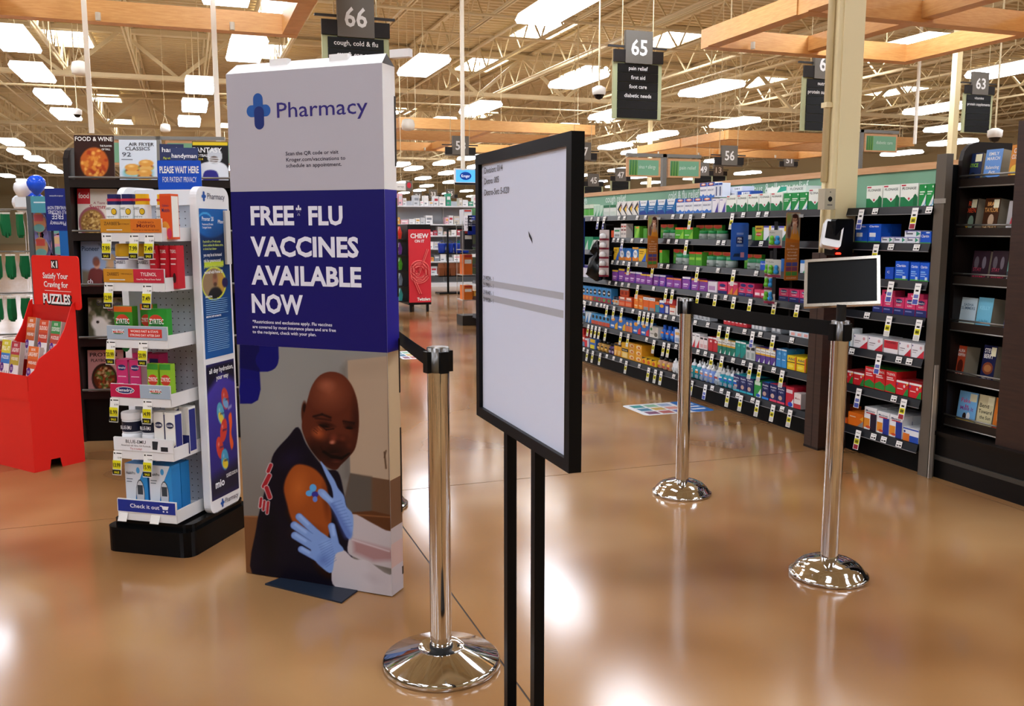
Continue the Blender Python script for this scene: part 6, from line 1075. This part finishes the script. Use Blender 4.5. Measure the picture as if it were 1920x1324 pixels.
# balloons
def balloon(x,y,d,c,lab,r=.13):
    rr=ray(x,y); rr=rr/(rr@FW); p=EYE+rr*d; t=thing('balloon',lab,'balloon',tuple(p)); m=MB(); m.lathe([(.004,-r*1.3),(r*.35,-r*1.02),(r*.75,-r*.6),(r*.97,-r*.1),(r,.2*r),(r*.9,r*.6),(r*.6,r*.9),(r*.25,r*1.04),(.002,r*1.06)],C(c,.15),20); m.build('skin',t); MB().tube([(0,0,-r*1.3),(.03,0,-r*3),(0,0,-p[2]+.0)],.003,C('dddddd'),4).build('ribbon',t)
balloon(43,355,13.5,'e8eaec','white balloon tied above the glove rack'); balloon(68,346,13.3,'1f52d8','glossy blue balloon beside the white ones'); balloon(40,382,13.7,'dfe2e6','lower white balloon under the other white one'); balloon(66,378,13.6,'1a48c4','lower blue balloon behind the sandal rack header')
# ================================================================ CENTRE BACKGROUND
t=thing('candy_rack','black candy rack with a red poster on its end panel','rack',(3.35,14.4,0)); MB().box(0,.02,.12,.38,1.2,1.42,C('0e0d0d',.5)).build('carcass',t)
for x in (.03,.31):
    for y in (.06,1.1): MB().box(x,y,0,x+.04,y+.04,.12,C('0e0d0d')).build('leg',t)
m=MB(); m.box(.01,-.004,.16,.375,.02,1.34,C('d2333e',.4)); pp=m.build('poster',t); m=MB(); m.text('CHEW',.19,1.2,.075,WHITE,-.006,w=.3,align='c',bold=.03); m.text('ON IT',.19,1.13,.045,WHITE,-.006,w=.16,align='c',bold=.03); m.text('Twizzlers',.25,.19,.05,WHITE,-.006,w=.22,align='c',bold=.035)
for q,(dr,cc,rr_) in enumerate(((0,'ee8078',.011),(.026,'b8222c',.011),(.05,'e66a66',.009),(-.022,'c22a34',.009))):
    pth=[]
    for i in range(70):
        u=i/69
        if u<.2: v=u/.2; pth.append((.08+.0*v+.1*(1-v)+dr*.6,-.006-.002*q,.30+.24*v))
        elif u<.82: v=(u-.2)/.62; a=PI+v*4.4*PI; pth.append((.19+(.105+dr)*math.cos(a),-.006-.002*q,.60+.12*v+(.11+dr*.6)*math.sin(a)))
        else: v=(u-.82)/.18; pth.append((.19+(.105+dr)*math.cos(5.4*PI)*(1-v)+.12*v+dr*.5,-.006-.002*q,.72+(.11+dr*.6)*math.sin(5.4*PI)*(1-v)+.3*v))
    m.tube(pth,rr_,C(cc,.3),6)
m.build('print',pp)
for r,z in enumerate((1.2,.95,.7,.45,.2)):
    MB().box(-.2,.05,z-.03,.0,1.15,z-.015,C('0e0d0d')).build('shelf',t)
    for i in range(3):
        mm=MB(); cc=('c8382a','6a3a8a','4a9a2a','6a7a8a','3a9a98')[r]; mm.add([(-.07,-.02,0),(.07,-.02,0),(.07,.02,0),(-.07,.02,0),(-.075,-.035,.1),(.075,-.035,.1),(.075,.035,.1),(-.075,.035,.1),(-.07,-.004,.2),(.07,-.004,.2),(.07,.004,.2),(-.07,.004,.2)],[(0,1,5,4),(1,2,6,5),(2,3,7,6),(3,0,4,7),(4,5,9,8),(5,6,10,9),(6,7,11,10),(7,4,8,11),(8,9,10,11),(3,2,1,0)],C(cc,.25)); mm.ell(0,.1,.04,.03,C('f0e8dc'),-.04,10)
        mm.build('candy_bag',None,loc=(3.35-.1,14.4+.2+.33*i,z-.015),rz=-PI/2,label='%s candy bag on the side shelf of the candy rack'%('orange red','purple','green','grey blue','teal')[r],cat='bag',group='candy bags shelf %d'%r)
# white shelving beyond
WS=C('d8dadc',.4); wsx0,wsx1,wsy=4.35,8.6,20.6
t=thing('shelving_run','white shelving run of small household goods beyond the candy rack','shelving',(wsx0,wsy,0)); Lw=wsx1-wsx0
MB().box(0,.5,0,Lw,.54,2.0,C('b8bcc2',.5)).build('back_panel',t); MB().box(0,.02,0,Lw,.5,.1,WS).build('base',t)
for z in (1.88,1.46,1.2,.9,.6,.3): MB().box(0,0,z-.03,Lw,.5,z,WS).build('shelf',t)
for x in (0,1.4,2.8,Lw-.03): MB().box(x,.46,0,x+.03,.5,1.9,WS).build('upright',t)
random.seed(11); pal=['e8e6e2','dcdedf','c8ccd0','eeeeec','d8a04a','b83a48','3a9a7a','e8b8c0','8a9098','f0f0ee','e6e6e6','c8c0b0']
for r,z in enumerate((1.88,1.46,1.2,.9,.6,.3)):
    x=.12
    while x<Lw-.2:
        w=random.uniform(.08,.2); h=random.uniform(.08,.2) if r else random.uniform(.1,.32); c=random.choice(pal)
        if random.random()<.86:
            m=MB(); m.box(0,0,0,w*.88,.2,h,C(c,.45)); m.deco(w*.88,h,[('r',.15,.5,.85,.75,random.choice(pal)),('r',.15,.15,.6,.3,'8a8e94')],-.001); m.build('carton',None,loc=(wsx0+x,wsy+.06,z),label='small household carton on the %s white shelf beyond candy rack'%ORD[r],cat='box',group='cartons on the %s white shelf'%ORD[r])
        x+=w
t=thing('clothes_stand','black pole stand with blue baskets and brown bags','stand',(5.1,18.3,0)); MB().tube([(0,0,0),(0,0,1.35)],.022,BLACK,8).build('pole',t); MB().box(-.2,-.05,0,.5,.3,.03,BLACK).build('foot',t); MB().box(0,0,1.33,.5,.03,1.36,BLACK).build('arm',t); MB().box(-.2,.0,.36,.6,.3,.38,BLACK).build('lower_shelf',t); MB().box(-.2,.0,.83,.6,.3,.85,BLACK).build('upper_shelf',t)
bkm=MB(); bkm.lathe([(.06,0),(.075,.02),(.085,.17),(.09,.2),(.08,.2),(.07,.03)],C('1f3ea8',.3),14); bkm.tube([(-.08,0,.19),(0,0,.27),(.08,0,.19)],.006,C('1a3490'),5); bkm=bkm.mesh('basket')
for i in range(4): link('basket',bkm,None,(5.0+.17*i,18.4,.85),label='blue plastic basket standing on the black pole stand',cat='basket',group='blue baskets on the pole stand')
bgm=MB(); bgm.add([(-.05,-.06,0),(.05,-.06,0),(.05,.06,0),(-.05,.06,0),(-.06,-.07,.16),(.06,-.07,.16),(.06,.07,.16),(-.06,.07,.16),(-.055,-.01,.26),(.055,-.01,.26),(.055,.01,.26),(-.055,.01,.26)],[(3,2,1,0),(0,1,5,4),(1,2,6,5),(2,3,7,6),(3,0,4,7),(4,5,9,8),(5,6,10,9),(6,7,11,10),(7,4,8,11),(8,9,10,11)],C('7a4424',.5)); bgm=bgm.mesh('bag')
for i in range(6): link('bag',bgm,None,(4.98+.12*i,18.4,.38),label='brown bag standing low on the black pole stand',cat='bag',group='brown bags on the pole stand')
# end of the medicine run: wire endcap with packs and signs
t=thing('endcap','wire endcap rack at the far end of the medicine shelving','rack',(3.59,12.14,0)); t.scale=(.62,1,1); MB().box(0,.0,0,.75,.3,.14,C('2c2622',.5)).build('base',t); MB().box(.62,.1,.14,.75,.3,2.05,C('101012',.5)).build('tower',t)
for z in (.35,.7,1.05,1.4): MB().box(0,0,z,.62,.3,z+.012,C('bcbcba',.3,.6)).build('wire_shelf',t)
for x in (0,.6):
    for y in (0,.29): MB().tube([(x+.01,y,.14),(x+.01,y,1.45)],.007,C('bcbcba',.3,.6),6).build('wire_post',t)
for i,(x,z,w,h,c,l) in enumerate(((.05,.362,.2,.2,'e2762a','orange crate of packets on the wire endcap'),(.3,.362,.22,.12,'e8b84a','yellow packet tray on the wire endcap'),(.34,.712,.2,.24,'3a7a3a','green pack stack low on the wire endcap'),(.05,.712,.2,.28,'d86a2a','tall orange box on the wire endcap'),(.34,1.062,.2,.24,'4a8a3a','green red pack stack on the wire endcap'),(.06,1.062,.2,.26,'2a2a2e','black boxed item on the wire endcap'),(.34,1.412,.2,.22,'3f8440','green pack stack highest on the wire endcap'),(.05,1.412,.2,.2,'c8ccd2','white blue boxed item on the wire endcap'))):
    m=MB(); m.box(0,0,0,w,.2,h,C(c,.4)); m.deco(w,h,[('r',.1,.55,.9,.75,'e8e4dc'),('r',.1,.85,.9,.97,'b83a34')],-.001); m.build('carton',None,loc=(3.59+x*.62,12.17,z),label=l,cat='box').scale=(.62,1,1)
e=ony(877,404,12.1); f=ony(893,440,12.1); t=thing('hanging_sign','small blue vaccine sign at the far shelving end','sign',(float(e[0]),12.1,float(f[2]))); w=float(f[0]-e[0]); h=float(e[2]-f[2]); m=MB(); m.box(0,0,0,w,.01,h,C('1d2f8c',.4)); m.deco(w,h,[('t','Pharmacy',.5,.86,.6,.07,'e0e4f4'),('t','FREE',.5,.66,.6,.12,'f0f2fa'),('t','FLU VACCINES',.5,.55,.8,.06,'e0e4f4'),('t','AVAILABLE NOW',.5,.45,.8,.06,'e0e4f4')],-.001); m.build('card',t); MB().box(w*.3,.01,h*.2,w*.7,.1,h*.8,C('222222')).build('bracket',t)
e=ony(862,405,12.3); f=ony(877,433,12.3); t=thing('paper_sign','white hand lettered paper sign beside the small blue sign','sign',(float(e[0]),12.1,float(f[2]))); w=float(f[0]-e[0]); h=float(e[2]-f[2]); m=MB(); m.box(0,0,0,w,.004,h,C('eeeaf0',.5)); m.deco(w,h,[('t','CHILL',.5,.75,.7,.12,'4a4450'),('t','YOUR',.5,.55,.7,.12,'4a4450'),('t','WORLD',.5,.35,.8,.12,'4a4450'),('t','TO',.5,.14,.3,.12,'4a4450')],-.001); m.build('sheet',t); MB().box(w*.2,.004,h*.9,w*.95,.06,h*.96,C('222222')).build('bracket',t)
# ceiling screen
p=ony(873,330,13.2); t=thing('ceiling_screen','tilted ceiling screen with blue oval logo hanging from a pole','screen',tuple(p)); m=MB(); m.prism(rrect(-.17,-.13,.17,.11,.01),0,.05,C('e8e8ea',.3)); sc=m.build('casing',t); m=MB(); m.poly([(-.15,-.09),(.15,-.09),(.15,.09),(-.15,.09)],C('4aa0e0',.2,0,.8),-.001); m.ell(0,.0,.09,.06,C('123a8a',.2,0,.5),-.002); m.text('Kroger',0,-.02,.045,C('dfe8f4',.2,0,.7),-.003,w=.13,align='c'); m.build('display',sc); MB().box(-.17,-.003,-.13,.17,0,-.1,C('15161a')).build('bezel',sc)
# small ceiling things
def dome(x,y,d,lab):
    rr=ray(x,y); rr=rr/(rr@FW); p=EYE+rr*d; t=thing('security_camera',lab,'camera',tuple(p)); MB().lathe([(.09,.0),(.1,.03),(.1,.1),(.04,.13)],C('e8e6e0',.4),16).build('housing',t); MB().lathe([(.0,-.07),(.05,-.055),(.08,0)],C('101012',.1),16).build('dome',t); MB().tube([(0,0,.13),(0,0,ZD-p[2])],.012,M_STEEL,6).build('drop_rod',t)
dome(1123,178,13.5,'white dome security camera hanging left of aisle sign 65'); dome(1865,258,13,'white dome security camera on rod below aisle sign 63'); dome(145,215,20,'white dome security camera under the left roof girder')
for x,y,d,l in ((765,234,16,'round white speaker hanging right of the standee'),(150,128,13,'boxy white speaker hanging under the left trellis'),(310,240,22,'round white speaker hanging above the cooking magazines')):
    rr=ray(x,y); rr=rr/(rr@FW); p=EYE+rr*d; t=thing('ceiling_speaker',l,'speaker',tuple(p)); m=MB(); m.lathe([(.06,-.1),(.11,-.08),(.12,0),(.1,.08),(.05,.1)],C('e8e4d8',.4),18); m.build('body',t); MB().tube([(-.06,0,.09),(0,0,.3)],.004,M_STEEL,4).build('cable',t); MB().tube([(.06,0,.09),(0,0,.3)],.004,M_STEEL,4).build('cable',t); MB().tube([(0,0,.28),(0,0,ZD+.01-p[2])],.004,M_STEEL,4).build('cable',t)
